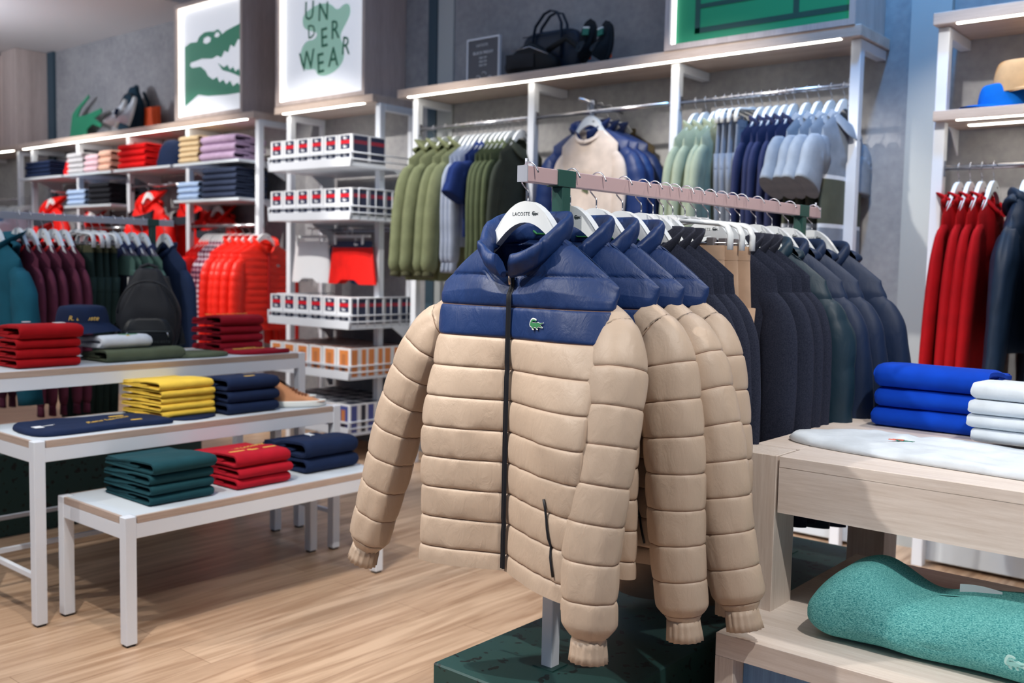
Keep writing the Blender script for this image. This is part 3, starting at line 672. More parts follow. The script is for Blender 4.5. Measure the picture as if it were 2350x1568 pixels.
            return B+U*t+o*pf*w*(1.0 if 0 < t < 1 else .5)
        m = MB().grid(fn, prof*2, n, cu=True)
        k = prof*2; m.f.append(tuple(range(k))); m.m.append(0); m.sm.append(False); m.f.append(tuple(n*k+i for i in range(k))[::-1]); m.m.append(0); m.sm.append(False)
        return m.obj(name, mat, parent)
    def hoodback(s, mat, parent, size=.12, zc=None, drop=.16, th=.055):
        """hood lying open over the back of the shoulders"""
        def fn(u, v):
            ph = PI*(u-.5)*1.25; t = v
            x = (s.wn+.012+size*.5*math.sin(PI*t)**.7)*math.sin(ph)
            y = s.tn*.6+th*math.cos(ph)*math.sin(PI*t)**.6+.012*nz(u*6, v*6+s.seed, 2)
            z = s.zn+.028-drop*t*(.35+.65*math.cos(ph)**2)-.02*abs(math.sin(ph))
            return (x, y, z)
        return MB().grid(fn, 22, 12).obj('hood', mat, parent)
    def strip(s, mat, parent, x0, x1, z0, z1, name, off=.0025, n=30, front=True):
        def fn(u, v):
            return s.surf(x0+(x1-x0)*u, z0+(z1-z0)*v, off+(.0015 if .2 < u < .8 else -.003), front)
        pu, wr = s.puff, s.wr; off += pu*.45; s.puff = s.puff*.0001; s.wr = 0
        o = MB().grid(fn, 5, n).obj(name, mat, parent); s.puff, s.wr = pu, wr; return o
        return MB().grid(fn, 5, n).obj(name, mat, parent)
    def logo(s, parent, x, z, size=.03, mats=None):
        m = MB()
        def at(a, b, w): p = s.surf(x+a, z+b, .0022+w); return p
        o = [(px*1.0, py) for px, py in CROC]
        cx, cy = .48, .26; big = [((px-cx)*1.12+cx, (py-cy)*1.3+cy) for px, py in o]
        def flatp(poly, q, mi, d=.0006):
            p0 = Vector(s.surf(x, z, .002)); nb = Vector(s.surf(x+.01, z, .002))-p0; up = Vector(s.surf(x, z+.01, .002))-p0
            ex = nb.normalized(); ez = (up-ex*up.dot(ex)).normalized(); en = ex.cross(ez)
            if en.y > 0: en = -en
            m.prism([((px-.5)*size, (py-.26)*size) for px, py in poly], lambda a, b, w: p0+ex*a+ez*b+en*(q+w), d, mi)
        if mats: flatp(big, .0008, 0); flatp(o, .0016, 1); return m.obj('crocodile_badge', mats, parent)
        flatp(o, .001, 0); return m.obj('crocodile_badge', M['boxwhite'], parent)
def thing(name, label, cat, group=None): return empty(name, (0, 0, 0), 0, label, cat, group)
# ---- trousers clipped to a bar hanger
def trousers(mat, label, cat='trousers', W=.19, T=.018, L=.98, z0=-.16, leg=.10, seed=0, name='trousers', belt=None, cargo=False):
    u = thing(name, label, cat)
    def top(u_, v):
        th = 2*PI*u_; c = math.cos(th); sn = math.sin(th)
        z = z0-.24*v; w = W*(1+.10*v); t = T*(1+.9*v)
        return (w*math.copysign(abs(c)**.8, c), t*sn+.006*nz(c*4+seed, z*8, 1)*v, z)
    MB().grid(top, 28, 8, cu=True).obj('hips', mat, u)
    m = MB().grid(lambda a, b: (lambda th: ((W+.003)*math.copysign(abs(math.cos(th))**.8, math.cos(th)), (T+.004)*math.sin(th), z0+.004-.038*b))(2*PI*a), 28, 2, cu=True); m.obj('waistband', belt or mat, u)
    for s in (-1, 1):
        def r(t): return (leg*(1-.35*t), T*1.9*(1-.1*t))
        def fr(t, th): return 1+.12*nz(math.cos(th)*3+seed+s, t*4, 1)
        m = MB().tube([(s*(W*.52), 0, z0-.16), (s*(W*.50), 0, z0-.3), (s*W*.46, .004*s, z0-.6), (s*W*.44, 0, z0-L)], r, 16, fr=fr); m.obj('trouser_leg', mat, u)
        if cargo: MB().box(s*W*.95-.01 if s > 0 else s*W*.95-.02, s*W*.95+.02 if s > 0 else s*W*.95+.01, -.04, .04, z0-.62, z0-.46, b=.006).obj('cargo_pocket', mat, u)
    for x in (-.6*W, .6*W): MB().box(x-.004, x+.004, -T*.8-.006, -T*.8-.001, z0-.04, z0+.003).obj('belt_loop', mat, u)
    return u
# ---- folded garment: sheet folded round a lens of air, open towards -Y, fold towards +X
def folded(mat, label, cat='folded sweater', d=.26, w=.24, h=.035, fat=.0, seed=0, name='folded_sweater', openess=.5, group=None, ny=10, inner=True, sag=.004, neck=False, taper=.15):
    u = thing(name, label, cat, group); t = h*(.5-.5*openess*.42)*.92
    def outline():
        # centreline of the folded sheet in (x,z)
        k = []; n = 10
        for i in range(n+1): x = -d/2+(d-h/2)*i/n; k.append((x, t/2+.0006))
        R = (h-t)/2
        for i in range(1, 9):
            a = -PI/2+PI*i/9; k.append((d/2-h/2+h*.5*math.cos(a)*.96, h/2+R*math.sin(a)))
        for i in range(n+1):
            x = d/2-h/2-(d-h/2)*i/n; q = i/n; k.append((x, (h-t/2)-(h-2*t)*sstep(.25, 1, q)*.85-taper*h*q*.6))
        return k
    c = outline(); m = MB()
    def loop(y, q):
        L = []; Rr = []
        for i, (x, z) in enumerate(c):
            a = c[max(0, i-1)]; b = c[min(len(c)-1, i+1)]; tx, tz = b[0]-a[0], b[1]-a[1]; l = math.hypot(tx, tz) or 1
            nx, nzz = tz/l, -tx/l; e = 1-.55*(1-min(1, (w/2-abs(y))/.012))
            s_ = t/2*(e if abs(y) > w/2-.012 else 1); wob = .0018*nz(x*22+seed, y*16, z*50)+sag*.4*nz(x*5, y*5, seed)*(z/h)
            L.append((x+nx*s_, y+.004*nz(z*90+seed, x*6, q)*(1 if abs(y) > w*.4 else 0), max(.0004, z+nzz*s_+wob*(1 if z > t else 0)))); Rr.append((x-nx*s_, y, max(.0008, z-nzz*s_+wob*(1 if z > t else 0))))
        return L+Rr[::-1]
    ys = [-w/2, -w/2+.003, -w/2+.012]+[-w/2+.012+(w-.024)*i/ny for i in range(1, ny)]+[w/2-.012, w/2-.003, w/2]
    rings = [loop(y, j) for j, y in enumerate(ys)]; n = len(rings[0]); vs = [p for r in rings for p in r]; fs = []
    for j in range(len(rings)-1):
        for i in range(n): fs.append((j*n+i, j*n+(i+1) % n, (j+1)*n+(i+1) % n, (j+1)*n+i))
    m.add(vs, fs, 0, True); half = n//2
    for base, rev in ((0, False), ((len(rings)-1)*n, True)):
        cap = [(base+i, base+i+1, base+n-2-i, base+n-1-i) for i in range(half-1)]; m.f += [q[::-1] if rev else q for q in cap]; m.m += [0]*len(cap); m.sm += [False]*len(cap)
    m.obj('body', mat, u)
    if inner:
        k = MB(); zc = h*.5-taper*h*.12; tt = h*.2
        for a, b, z in ((-d/2+.004, d*.18, zc-tt*.52), (-d/2+.008, d*.02, zc+tt*.42)):
            k.add([], [])
            prof = [(a, z-tt*.42), (b-.01, z-tt*.42), (b, z), (b-.01, z+tt*.42), (a, z+tt*.42)]
            k.prism(prof, lambda p, q, v: (p, -w/2+.003+v, q), w-.006)
        k.obj('inner_fold', mat, u)
    return u
# ---------------------------------------------------------------- front rack garments
def nylon(name, c, rough=.48, bs=26, bst=.35):
    m = fabric(name, c, rough, 0, var=.04, spec=.4); nt = m.node_tree; b = nt.nodes['Principled BSDF']
    tc = [n for n in nt.nodes if n.type == 'TEX_COORD'][0]; n2 = N(nt, 'ShaderNodeTexNoise'); n2.inputs['Scale'].default_value = bs; n2.inputs['Detail'].default_value = 6; n2.inputs['Roughness'].default_value = .6; n2.inputs['Distortion'].default_value = .8
    mp = N(nt, 'ShaderNodeMapping'); mp.inputs['Scale'].default_value = (1.6, 1.6, .7); nt.links.new(tc.outputs['Object'], mp.inputs['Vector']); nt.links.new(mp.outputs['Vector'], n2.inputs['Vector'])
    bp = N(nt, 'ShaderNodeBump'); bp.inputs['Strength'].default_value = bst; bp.inputs['Distance'].default_value = .006
    nt.links.new(n2.outputs['Fac'], bp.inputs['Height']); nt.links.new(bp.outputs['Normal'], b.inputs['Normal']); return m
M['navyn'] = nylon('navy_nylon', (20, 48, 98)); M['tann'] = nylon('tan_nylon', (192, 170, 150)); M['navyd'] = fabric('dark_navy_lining', (20, 26, 46), .8)
M['thread'] = plain('seam_thread_shade', (128, 96, 78), .8); M['zip'] = plain('black_zip', (16, 18, 26), .5); M['badgeg'] = plain('badge_green', (40, 120, 70), .7); M['badgew'] = plain('badge_white', (236, 236, 232), .7)  # seam rows: stitch thread and the crease's shade painted as one brown
def two_tone(name, src, c_top, c_bot, z):
    m = src.copy(); m.name = name; nt = m.node_tree; b = nt.nodes['Principled BSDF']
    hs = [n for n in nt.nodes if n.type == 'HUE_SAT'][0]; tc = [n for n in nt.nodes if n.type == 'TEX_COORD'][0]
    sp = N(nt, 'ShaderNodeSeparateXYZ'); nt.links.new(tc.outputs['Object'], sp.inputs[0])
    gt = N(nt, 'ShaderNodeMath', operation='GREATER_THAN'); gt.inputs[1].default_value = z; nt.links.new(sp.outputs['Z'], gt.inputs[0])
    mx = N(nt, 'ShaderNodeMix', data_type='RGBA'); mx.inputs[6].default_value = lin(c_bot); mx.inputs[7].default_value = lin(c_top)
    nt.links.new(gt.outputs[0], mx.inputs[0]); nt.links.new(mx.outputs[2], hs.inputs['Color']); return m
M['yoke'] = two_tone('navy_over_tan_nylon', M['tann'], (20, 48, 98), (192, 170, 150), -.381)
M['brass'] = plain('antique_metal', (190, 170, 150), .3, 1)
M['charcoal'] = melange('charcoal_knit', (34, 38, 54), (54, 58, 74), 300, 1, .3); M['charrib'] = melange('charcoal_rib', (44, 46, 58), (60, 62, 74), 300, 4, .4)
M['navycoat'] = nylon('deep_navy_shell', (20, 40, 72), .55, 18); M['tealcoat'] = nylon('dark_teal_shell', (22, 48, 64), .5, 18)
M['chino'] = fabric('beige_cotton', (186, 156, 132))
HSH = make_hanger('shirt'); HSH['label'] = 'x'
HBAR = make_hanger('bar')
ORD = ['first', 'second', 'third', 'fourth', 'fifth', 'sixth', 'seventh', 'eighth', 'ninth', 'tenth', 'eleventh', 'twelfth', 'thirteenth', 'fourteenth', 'fifteenth', 'sixteenth', 'seventeenth', 'eighteenth']
first = {}
def hang(proto, key, loc, rz, label, group):
    if key not in first:
        first[key] = proto; proto.location = loc; proto.rotation_euler = (0, 0, rz); proto['label'] = label; proto['group'] = group; return proto
    return dup(proto, loc, rz, label, group)
def puffer(name, label, left, right, VL, VR, seed, wh=.245, asL=1, asR=1):
    g = G(ws=.250, zs=-.262, zn=-.150, wn=.088, drop=.085, wc=.245, wh=wh, zh=-.905, T=.055, VL=VL, VR=VR, puff=.0085, sp=.0695, z0=-.381, nu=150, nv=150, tn=.045, wr=.006,
          sl=.705, sr=.078, srw=.058, sT=.8, spuff=.0065, ssp=.0775, ns=110, nr=40, cuff=.032, seed=seed, fine=True, asL=asL, asR=asR); g.thread = M['thread']
    u = thing('puffer_jacket', label, 'jacket')
    g.body([M['yoke'], M['thread']], None, 'quilted_body', u)
    g.sleeve(-1, M['tann'], u, dx=left[0], dy=left[1], L=left[2]); g.sleeve(1, M['tann'], u, dx=right[0], dy=right[1], L=right[2])
    g.collar(M['navyn'], u, 'stand', hc=.070, out=.014, th=.013, wn=.092, zf=-.232, gap=.10, n=90, yb=.055)
    g.strip(M['zip'], u, -.007, .007, -.235, -.898, 'zip', off=.004, n=40)
    MB().tube([g.surf(0, -.236, .012), g.surf(.002, -.25, .014), g.surf(.003, -.262, .013)], .004, 8).obj('zip_pull', M['brass'], u)
    g.logo(u, .085, -.345, .036, [M['badgew'], M['badgeg']])
    # side pocket zip and green hanging loop
    MB().tube([g.surf(.165+.035*t, -.70-.155*t*1.0+.0, .004) for t in [i/8 for i in range(9)]], .0028, 6).obj('pocket_zip', M['zip'], u)
    MB().tube([(-.03, .052, -.135), (-.01, .046, -.148), (.02, .046, -.148), (.04, .052, -.132)], .003, 6).obj('hanging_loop', M['badgeg'], u)
    m = MB().grid(lambda a, b: (lambda c: (c*.21, .02-.02*abs(c), -.885-.018*b+.004*math.sin(a*150)*b))(2*a-1), 150, 3); m.obj('hem_rib', M['tann'], u)
    return u
HY = [1.714, 1.871, 1.977, 2.091, 2.178, 2.235, 2.287, 2.335, 2.40, 2.46, 2.53, 2.60, 2.665, 2.725, 2.831, 2.944, 3.064, 3.254]
RX, RZ = -1.396, 1.586
J1 = puffer('j', 'tan puffer jacket with navy yoke facing out at the near end of the front rack', (.245, -.03, .70), (.03, -.12, .72), .50, .50, 1, asL=.86, asR=1.06)
J2 = puffer('j', 'tan and navy puffer jacket, second from the near end of the front rack', (.05, .0, .70), (.10, -.02, .73), .2, .25, 5)
J3 = puffer('j', 'tan and navy puffer jacket, third from the near end of the front rack', (.0, .0, .70), (.19, -.03, .71), .2, .1, 9)
for j, i in ((J1, 0), (J2, 1), (J3, 2)): j.location = (RX, HY[i], RZ); j['group'] = 'tan and navy puffer jackets on the front rack'
dup(J2, (RX, HY[3], RZ), .0, 'tan and navy puffer jacket nearest the charcoal knits on the front rack', 'tan and navy puffer jackets on the front rack')
kinds = ['p', 'p', 'p', 'p', 'k', 'k', 'k', 'c', 'c', 'c', 's', 's', 's', 's', 'w', 'w', 'w', 'w']
nm = {'p': 'puffer jacket', 'k': 'charcoal knit', 'c': 'beige trousers', 's': 'charcoal sweater', 'w': 'dark winter coat'}
for i, y in enumerate(HY):
    lb = 'white hanger with a %s, %s from the near end of the front rack' % (nm[kinds[i]], ORD[i])
    if kinds[i] == 'c': lb = 'white bar hanger with %s, %s from the near end of the front rack' % (nm['c'], ORD[i])
    hang(HBAR if kinds[i] == 'c' else HSH, 'HBAR' if kinds[i] == 'c' else 'HSH', (RX, y, RZ), 0, lb, 'white hangers on the front rack')
def knit(label, sx=.02, zh=-.72, seed=0, ckind='polo', L=.60, mat='charcoal', cat='sweater'):
    g = G(ws=.215, zs=-.232, zn=-.145, wn=.09, drop=.07, wc=.225, wh=.22, zh=zh, T=.024, wr=.008, nu=60, nv=50, sl=L, sr=.060, srw=.044, sT=.45, ns=40, nr=20, seed=seed)
    u = thing('knit_sweater', label, cat); g.body(M[mat], None, 'sweater_body', u)
    g.sleeve(-1, M[mat], u, dx=.02, dy=0); g.sleeve(1, M[mat], u, dx=sx, dy=0)
    if ckind == 'polo': g.collar(M['charrib'], u, 'stand', hc=.052, out=.026, th=.006, gap=.5, n=40)
    else: g.collar(M['charrib'], u, 'crew', hc=.022, th=.006, gap=.01, n=40)
    return u
K1 = knit('charcoal knit sweater with ribbed stand collar next to the puffer jackets', .05, -.80, 1, L=.66); K1.location = (RX, HY[4]-.004, RZ)
dup(K1, (RX, HY[5]-.004, RZ), .0, 'middle one of the three charcoal knit sweaters behind the puffer jackets', 'charcoal knits behind the puffer jackets'); K1['group'] = 'charcoal knits behind the puffer jackets'
dup(K1, (RX, HY[6]-.004, RZ), 0, 'charcoal knit sweater next to the beige trousers on the front rack', 'charcoal knits behind the puffer jackets')
TR1 = trousers(M['chino'], 'beige trousers with front clip nearest the charcoal knits', W=.158, seed=2); TR1.location = (RX, HY[7], RZ); TR1['group'] = 'beige trousers on the front rack'
dup(TR1, (RX+.005, HY[8], RZ), 0, 'beige trousers, middle pair on the front rack', 'beige trousers on the front rack'); dup(TR1, (RX+.01, HY[9], RZ), 0, 'beige trousers, pair nearest the crew neck sweater on the front rack', 'beige trousers on the front rack')
CN = knit('charcoal crew neck sweater right behind the beige trousers', .02, -.80, 4, 'crew', .66); CN.location = (RX, HY[10], RZ); CN['group'] = 'charcoal sweaters behind the beige trousers'
K2 = knit('charcoal sweater with folded collar behind the crew neck sweater', .03, -.82, 6, 'polo', .70); K2.location = (RX+.012, HY[11], RZ); K2['group'] = 'charcoal sweaters behind the beige trousers'
dup(K2, (RX+.012, HY[12], RZ), 0, 'charcoal sweater with folded collar, one before the dark winter coats', 'charcoal sweaters behind the beige trousers'); dup(K2, (RX+.012, HY[13], RZ), 0, 'charcoal sweater with folded collar touching the first dark winter coat', 'charcoal sweaters behind the beige trousers')
def coat(label, mat='navycoat', puff=0, zh=-.80, seed=0, hood=True, sx=.05, T=.045, cat='winter coat', sp=.17, ws=.225, L=.66, name='winter_coat', sr=.075, spuff=0, col=None, dy=0, zipm=None, nu=60, nv=60, hoodmat=None, hz=.09, wr=.012, wh=.27, sxl=None):
    g = G(ws=ws, zs=-.245, zn=-.150, wn=.09, drop=.08, wc=ws+.03, wh=wh, zh=zh, T=T, wr=wr, wf=7, nu=nu, nv=nv, puff=puff, sp=sp, z0=-.34, sl=L, sr=sr, srw=.055, sT=.62, spuff=spuff, ssp=.15, ns=60, nr=22, seed=seed)
    u = thing(name, label, cat); g.body(M[mat], None, 'coat_body', u)
    g.sleeve(-1, M[mat], u, dx=sx if sxl is None else sxl, dy=dy); g.sleeve(1, M[mat], u, dx=sx, dy=dy)
    g.collar(col or M[mat], u, 'stand', hc=.055, out=.004, th=.014, gap=.35, n=50, yb=.05)
    if hood: g.hoodback(hoodmat or M[mat], u, hz)
    g.strip(zipm or M['zip'], u, -.006, .006, -.25, zh+.02, 'zip', off=.004, n=16)
    return u
C1 = coat('dark teal hooded down coat, first of the dark winter coats on the front rack', 'tealcoat', .014, -.98, 3, True, .05, spuff=.010); C1.location = (RX+.01, HY[14]-.01, RZ); C1['group'] = 'dark winter coats on the front rack'
C2 = coat('second dark winter coat on the front rack, navy with a hood', 'navycoat', 0, -1.0, 5, True, .07); C2.location = (RX+.01, HY[15], RZ); C2['group'] = 'dark winter coats on the front rack'
dup(C2, (RX+.015, HY[16], RZ), 0, 'third dark winter coat on the front rack, navy with a hood', 'dark winter coats on the front rack'); dup(C2, (RX+.02, HY[17], RZ), 0, 'navy hooded coat at the far end of the front rack', 'dark winter coats on the front rack')
# ---------------------------------------------------------------- garments on the wall rails and the rear rack
def bands(name, stops, rough=.85):
    """stops from bottom to top: (z, colour) colour starts at z"""
    m = fabric(name, stops[0][1], rough, 0); nt = m.node_tree
    hs = [n for n in nt.nodes if n.type == 'HUE_SAT'][0]; tc = [n for n in nt.nodes if n.type == 'TEX_COORD'][0]
    sp = N(nt, 'ShaderNodeSeparateXYZ'); nt.links.new(tc.outputs['Object'], sp.inputs[0])
    mr = N(nt, 'ShaderNodeMapRange'); mr.inputs['From Min'].default_value = -1.2; mr.inputs['From Max'].default_value = 0; nt.links.new(sp.outputs['Z'], mr.inputs['Value'])
    cr = N(nt, 'ShaderNodeValToRGB'); cr.color_ramp.interpolation = 'CONSTANT'
    E = cr.color_ramp.elements; E[0].position = 0; E[0].color = lin(stops[0][1]); E[1].position = (stops[1][0]+1.2)/1.2; E[1].color = lin(stops[1][1])
    for z, c in stops[2:]: e = E.new((z+1.2)/1.2); e.color = lin(c)
    nt.links.new(mr.outputs['Result'], cr.inputs['Fac']); nt.links.new(cr.outputs['Color'], hs.inputs['Color']); return m
def wear(name, label, cat, mat, sm=None, zh=-.75, ws=.215, T=.02, L=.62, dx=.03, dy=0, sr=.055, srw=.045, sT=.42, col='crew', cmat=None, puff=0, sp=.07, spuff=0, seed=0, cuff=0, cuffmat=None, wr=.008, wh=None, hood=None, nu=36, nv=26, zs=-.235, placket=None, logo=None, out=.01, hc=None, ns=24, nr=14, hoodz=.12, drop=.07, dxr=None):
    g = G(ws=ws, zs=zs, zn=-.148, wn=.085, drop=drop, wc=ws, wh=wh or ws+.01, zh=zh, T=T, wr=wr, wf=7, nu=nu, nv=nv, puff=puff, sp=sp, z0=-.3, sl=L, sr=sr, srw=srw, sT=sT, spuff=spuff, ssp=.08, ns=ns, nr=nr, seed=seed, cuff=cuff, tn=min(.04, T+.012))
    u = thing(name, label, cat); g.body(mat, None, 'garment_body', u); sm = sm or mat
    for s in (-1, 1): g.sleeve(s, sm, u, dx=dx if s < 0 or dxr is None else dxr, dy=dy, cuffmat=cuffmat or sm)
    cmat = cmat or mat
    if col == 'polo': g.collar(cmat, u, 'polo', hc=.03, th=.004, gap=.12, n=30, fall=.05)
    elif col == 'stand': g.collar(cmat, u, 'stand', hc=hc or .05, out=out, th=.008, gap=.2, n=30)
    elif col == 'crew': g.collar(cmat, u, 'crew', hc=.022, th=.005, gap=.01, n=30)
    elif col == 'hood': g.collar(cmat, u, 'hood', hc=hc or .075, out=out, th=.012, gap=.4, n=30); g.hoodback(cmat, u, hoodz, th=max(.022, T*.9))
    if placket: g.strip(placket, u, -.012, .012, -.23, -.23-(.15 if col == 'polo' else -zh-.25), 'placket', off=.003, n=12)
    if logo: g.logo(u, .10, -.33, .03, logo)
    return u
GG = {}
def series(key, maker, places, rz, labels, group, hanger='shirt', hl=None, y=4.735, axis='X', x=None, z=2.281):
    """hang copies of one garment, each with its own hanger, along a rail"""
    for i, p in enumerate(places):
        if axis == 'X' and y == 4.735: p *= .9743
        loc = (p, y, z) if axis == 'X' else (x, p, z)
        rr = rz+random.uniform(-.05, .05)
        if key not in GG:
            GG[key] = maker(); o = GG[key]; o.location = loc; o.rotation_euler = (0, 0, rr); o['label'] = labels[i]
            if len(places) > 1: o['group'] = group
        else: dup(GG[key], loc, rr, labels[i], group)
        lb = 'white %s hanger carrying the %s' % ('bar' if hanger == 'bar' else 'shoulder', ' '.join(labels[i].split()[:11]))
        k = 'HW'+hanger
        if k not in first:
            h = make_hanger(hanger, hanger == 'shirt', .009, .19, False) if hanger == 'shirt' else make_hanger('bar')
            first[k] = h; h.location = loc; h.rotation_euler = (0, 0, rr); h['label'] = lb; h['group'] = 'white hangers on the wall rails'
        else: dup(first[k], loc, rr, lb, 'white hangers on the wall rails')
def L_(fmt, n, words=ORD): return [fmt % words[i] for i in range(n)]
F = fabric
M['sage'] = F('sage_cotton', (128, 134, 100)); M['saged'] = F('dark_sage_rib', (84, 84, 62)); M['palegrey'] = F('pale_grey_fleece', (172, 182, 202)); M['royal'] = F('royal_blue_pique', (30, 52, 112))
M['moss'] = F('moss_twill', (92, 102, 74)); M['olive'] = F('dark_olive_twill', (58, 64, 56)); M['mint'] = F('pale_green_cotton', (160, 170, 148)); M['greyt'] = F('grey_marl', (134, 142, 156)); M['indigo'] = F('indigo_fleece', (48, 54, 88))
M['polog'] = F('blue_grey_pique', (134, 144, 158)); M['cream'] = F('cream_knit', (214, 198, 186)); M['red'] = F('bright_red_nylon', (226, 28, 22), .5); M['redm'] = F('deep_red_fleece', (178, 8, 18)); M['maroon'] = F('maroon_fleece', (92, 40, 62)); M['forest'] = F('forest_twill', (30, 48, 46))
M['teal'] = F('teal_fleece', (22, 84, 104), .9, .4, 300); M['darkgreen'] = F('dark_green_shirt', (30, 44, 44)); M['navyj'] = F('navy_jersey', (32, 48, 80)); M['midnight'] = F('midnight_shell', (26, 42, 62), .5); M['plaid'] = plaid('red_white_plaid', (226, 220, 230), (170, 90, 110), (70, 30, 66), 30)
M['redtape'] = plain('red_neck_tape', (200, 20, 24), .7)
M['redpuff'] = nylon('red_quilted_nylon', (240, 40, 24), .42, 16, .2); M['navypuff'] = nylon('navy_quilted_nylon', (24, 48, 100), .45, 16, .25)
Q = PI/2
# main unit, left bay
series('parka', lambda: wear('parka', 'x', 'jacket', M['sage'], zh=-1.02, ws=.235, T=.036, L=.74, dx=.10, dxr=-.01, dy=0, sr=.078, srw=.062, sT=.62, col='hood', out=.02, hc=.09, wr=.016, nu=50, nv=44, placket=M['saged'], seed=2, cuff=.02, cuffmat=M['saged'], ns=34, hoodz=.16), [-4.79, -4.68, -4.575, -4.48], Q,
       ['sage green hooded parka at the left end of the main wall unit', 'sage green hooded parka, second from the left in the main unit', 'sage green hooded parka, third from the left in the main unit', 'sage green hooded parka next to the pale grey sweatshirts'], 'sage green parkas in the main wall unit')
series('pg', lambda: wear('sweatshirt', 'x', 'sweatshirt', M['palegrey'], zh=-.80, L=.68, cuff=.05, seed=3), [-4.44, -4.395, -4.35], Q, ['pale grey sweatshirt touching the sage parkas', 'pale grey sweatshirt, middle one of three', 'pale grey sweatshirt touching the royal blue polo shirts'], 'pale grey sweatshirts')
series('rp', lambda: wear('polo_shirt', 'x', 'polo shirt', M['royal'], zh=-.74, L=.27, dx=.12, dxr=0, sr=.072, srw=.088, sT=.34, col='polo', seed=5), [-4.305, -4.262], Q, ['royal blue polo shirt, left of two', 'royal blue polo shirt, right of two'], 'royal blue polo shirts')
series('ms', lambda: wear('overshirt', 'x', 'shirt', M['moss'], zh=-.82, L=.68, col='polo', cuff=.03, seed=7, wr=.012), [-4.215, -4.172, -4.13, -4.09], Q, L_('moss green overshirt, %s from the blue polo shirts', 4), 'moss green overshirts')
series('ol', lambda: wear('overshirt', 'x', 'shirt', M['olive'], zh=-.84, L=.70, T=.03, col='polo', seed=8, wr=.012, placket=M['olive'], dx=.09), [-4.02], Q, ['dark olive overshirt in front of the moss green ones'], None)
# main unit, middle bay: arm with outfits facing the shop
ma = MB(); mx, my = UM.location.x, UM.location.y
ma.tube([(-3.385-mx, 4.60-my, 2.325), (-3.385-mx, WY-.01-my, 2.30)], .008, 10); ma.box(-3.40-mx, -3.37-mx, 4.725-my, 4.75-my, 2.24, 2.335); ma.obj('display_arm', M['chrome'], UM)
def cream():
    u = wear('sweater', 'cream crew neck sweater with two dark sleeve stripes hanging inside a navy puffer', 'sweater', M['cream'], bands('cream_striped_sleeve', [(-1.2, (214, 198, 186)), (-.80, (28, 40, 48)), (-.765, (214, 198, 186)), (-.735, (28, 40, 48)), (-.70, (214, 198, 186))]), zh=-.95, ws=.195, T=.03, L=.66, sr=.055, sT=.5, nu=44, nv=34, seed=3, dx=.0)
    return u
c = cream(); c.location = (-3.335, 4.64, 2.30)
g_ = G(ws=.2, zs=-.235, zn=-.148, wn=.085, drop=.07, wc=.2, wh=.21, zh=-.95, T=.03)
m = MB(); 
for k in range(3): m.box(-.02+k*.014, -.008+k*.014, -.036, -.030, -.50-.006*k, -.47)
m.obj('chest_emblem', M['moss'], c)
h = dup(first['HWshirt'], (-3.335, 4.64, 2.30), 0, 'white hanger with the cream sweater and open navy puffer', 'white hangers on the wall rails')
series('np', lambda: wear('puffer_jacket', 'x', 'jacket', M['navypuff'], zh=-.80, ws=.275, T=.045, L=.70, dx=.10, sr=.078, srw=.062, sT=.6, col='stand', hc=.075, out=.035, puff=.008, sp=.10, spuff=.007, seed=3, nu=60, nv=60, ns=60, nr=20, placket=M['zip']), [4.70, 4.79, 4.88], 0,
       ['open navy puffer jacket framing the cream sweater', 'navy puffer jacket, second on the middle bay arm', 'navy puffer jacket, third on the middle bay arm'], 'navy puffer jackets on the middle bay arm', axis='Y', x=-3.375, z=2.318)
series('bo', lambda: wear('winter_coat', 'x', 'winter coat', F('brown_olive', (72, 62, 44)), zh=-.80, ws=.24, T=.035, L=.66, col='stand', seed=4), [4.965], 0, ['brown olive coat nearest the wall on the middle bay arm'], None, axis='Y', x=-3.35, z=2.312)
# main unit, right bay
series('mi', lambda: wear('jacket', 'x', 'jacket', M['mint'], zh=-.86, ws=.225, T=.03, L=.68, dx=.07, sr=.066, srw=.055, sT=.5, col='stand', hc=.045, seed=6, wr=.014, placket=M['saged']), [-2.775, -2.715, -2.655, -2.60], Q, ['pale green jacket nearest the middle post', 'pale green jacket, second from the middle post', 'pale green jacket, third from the middle post', 'pale green jacket next to the grey trousers'], 'pale green jackets')
series('gt', lambda: trousers(M['greyt'], 'x', T=.014, seed=3, W=.165, L=1.0), [-2.558, -2.517, -2.476, -2.435], Q, ['grey trousers nearest the pale green jackets', 'grey trousers, second from the pale green jackets', 'grey trousers, third from the pale green jackets', 'grey trousers next to the indigo sweatshirts'], 'grey trousers', hanger='bar')
series('in', lambda: wear('sweatshirt', 'x', 'sweatshirt', M['indigo'], zh=-.82, L=.70, T=.022, col='stand', hc=.04, cuff=.04, seed=4, wr=.01), [-2.385, -2.34, -2.295, -2.25, -2.205], Q, L_('indigo blue sweatshirt, %s from the grey trousers', 5), 'indigo sweatshirts')
M['polostripe'] = bands('colour_block_pique', [(-1.2, (134, 144, 158)), (-.705, (222, 228, 236)), (-.685, (84, 88, 76)), (-.475, (222, 228, 236)), (-.455, (134, 144, 158))])
def pst(s): return lambda: wear('polo_shirt', 'x', 'polo shirt', M['polostripe'], M['polog'], zh=-.92, ws=.225, T=.03, L=.29, dx=.14, dxr=-.02, sr=.085, srw=.105, sT=.42, col='polo', cmat=M['polog'], seed=s, nu=44, nv=36, placket=M['polog'])
series('po', pst(3), [-2.135, -2.075, -2.01, -1.945], Q, ['grey polo shirt next to the indigo sweatshirts', 'grey polo shirt, second from the indigo sweatshirts', 'grey polo shirt, third from the indigo sweatshirts', 'grey polo shirt with olive chest band beside the right post'], 'grey polo shirts with an olive band')
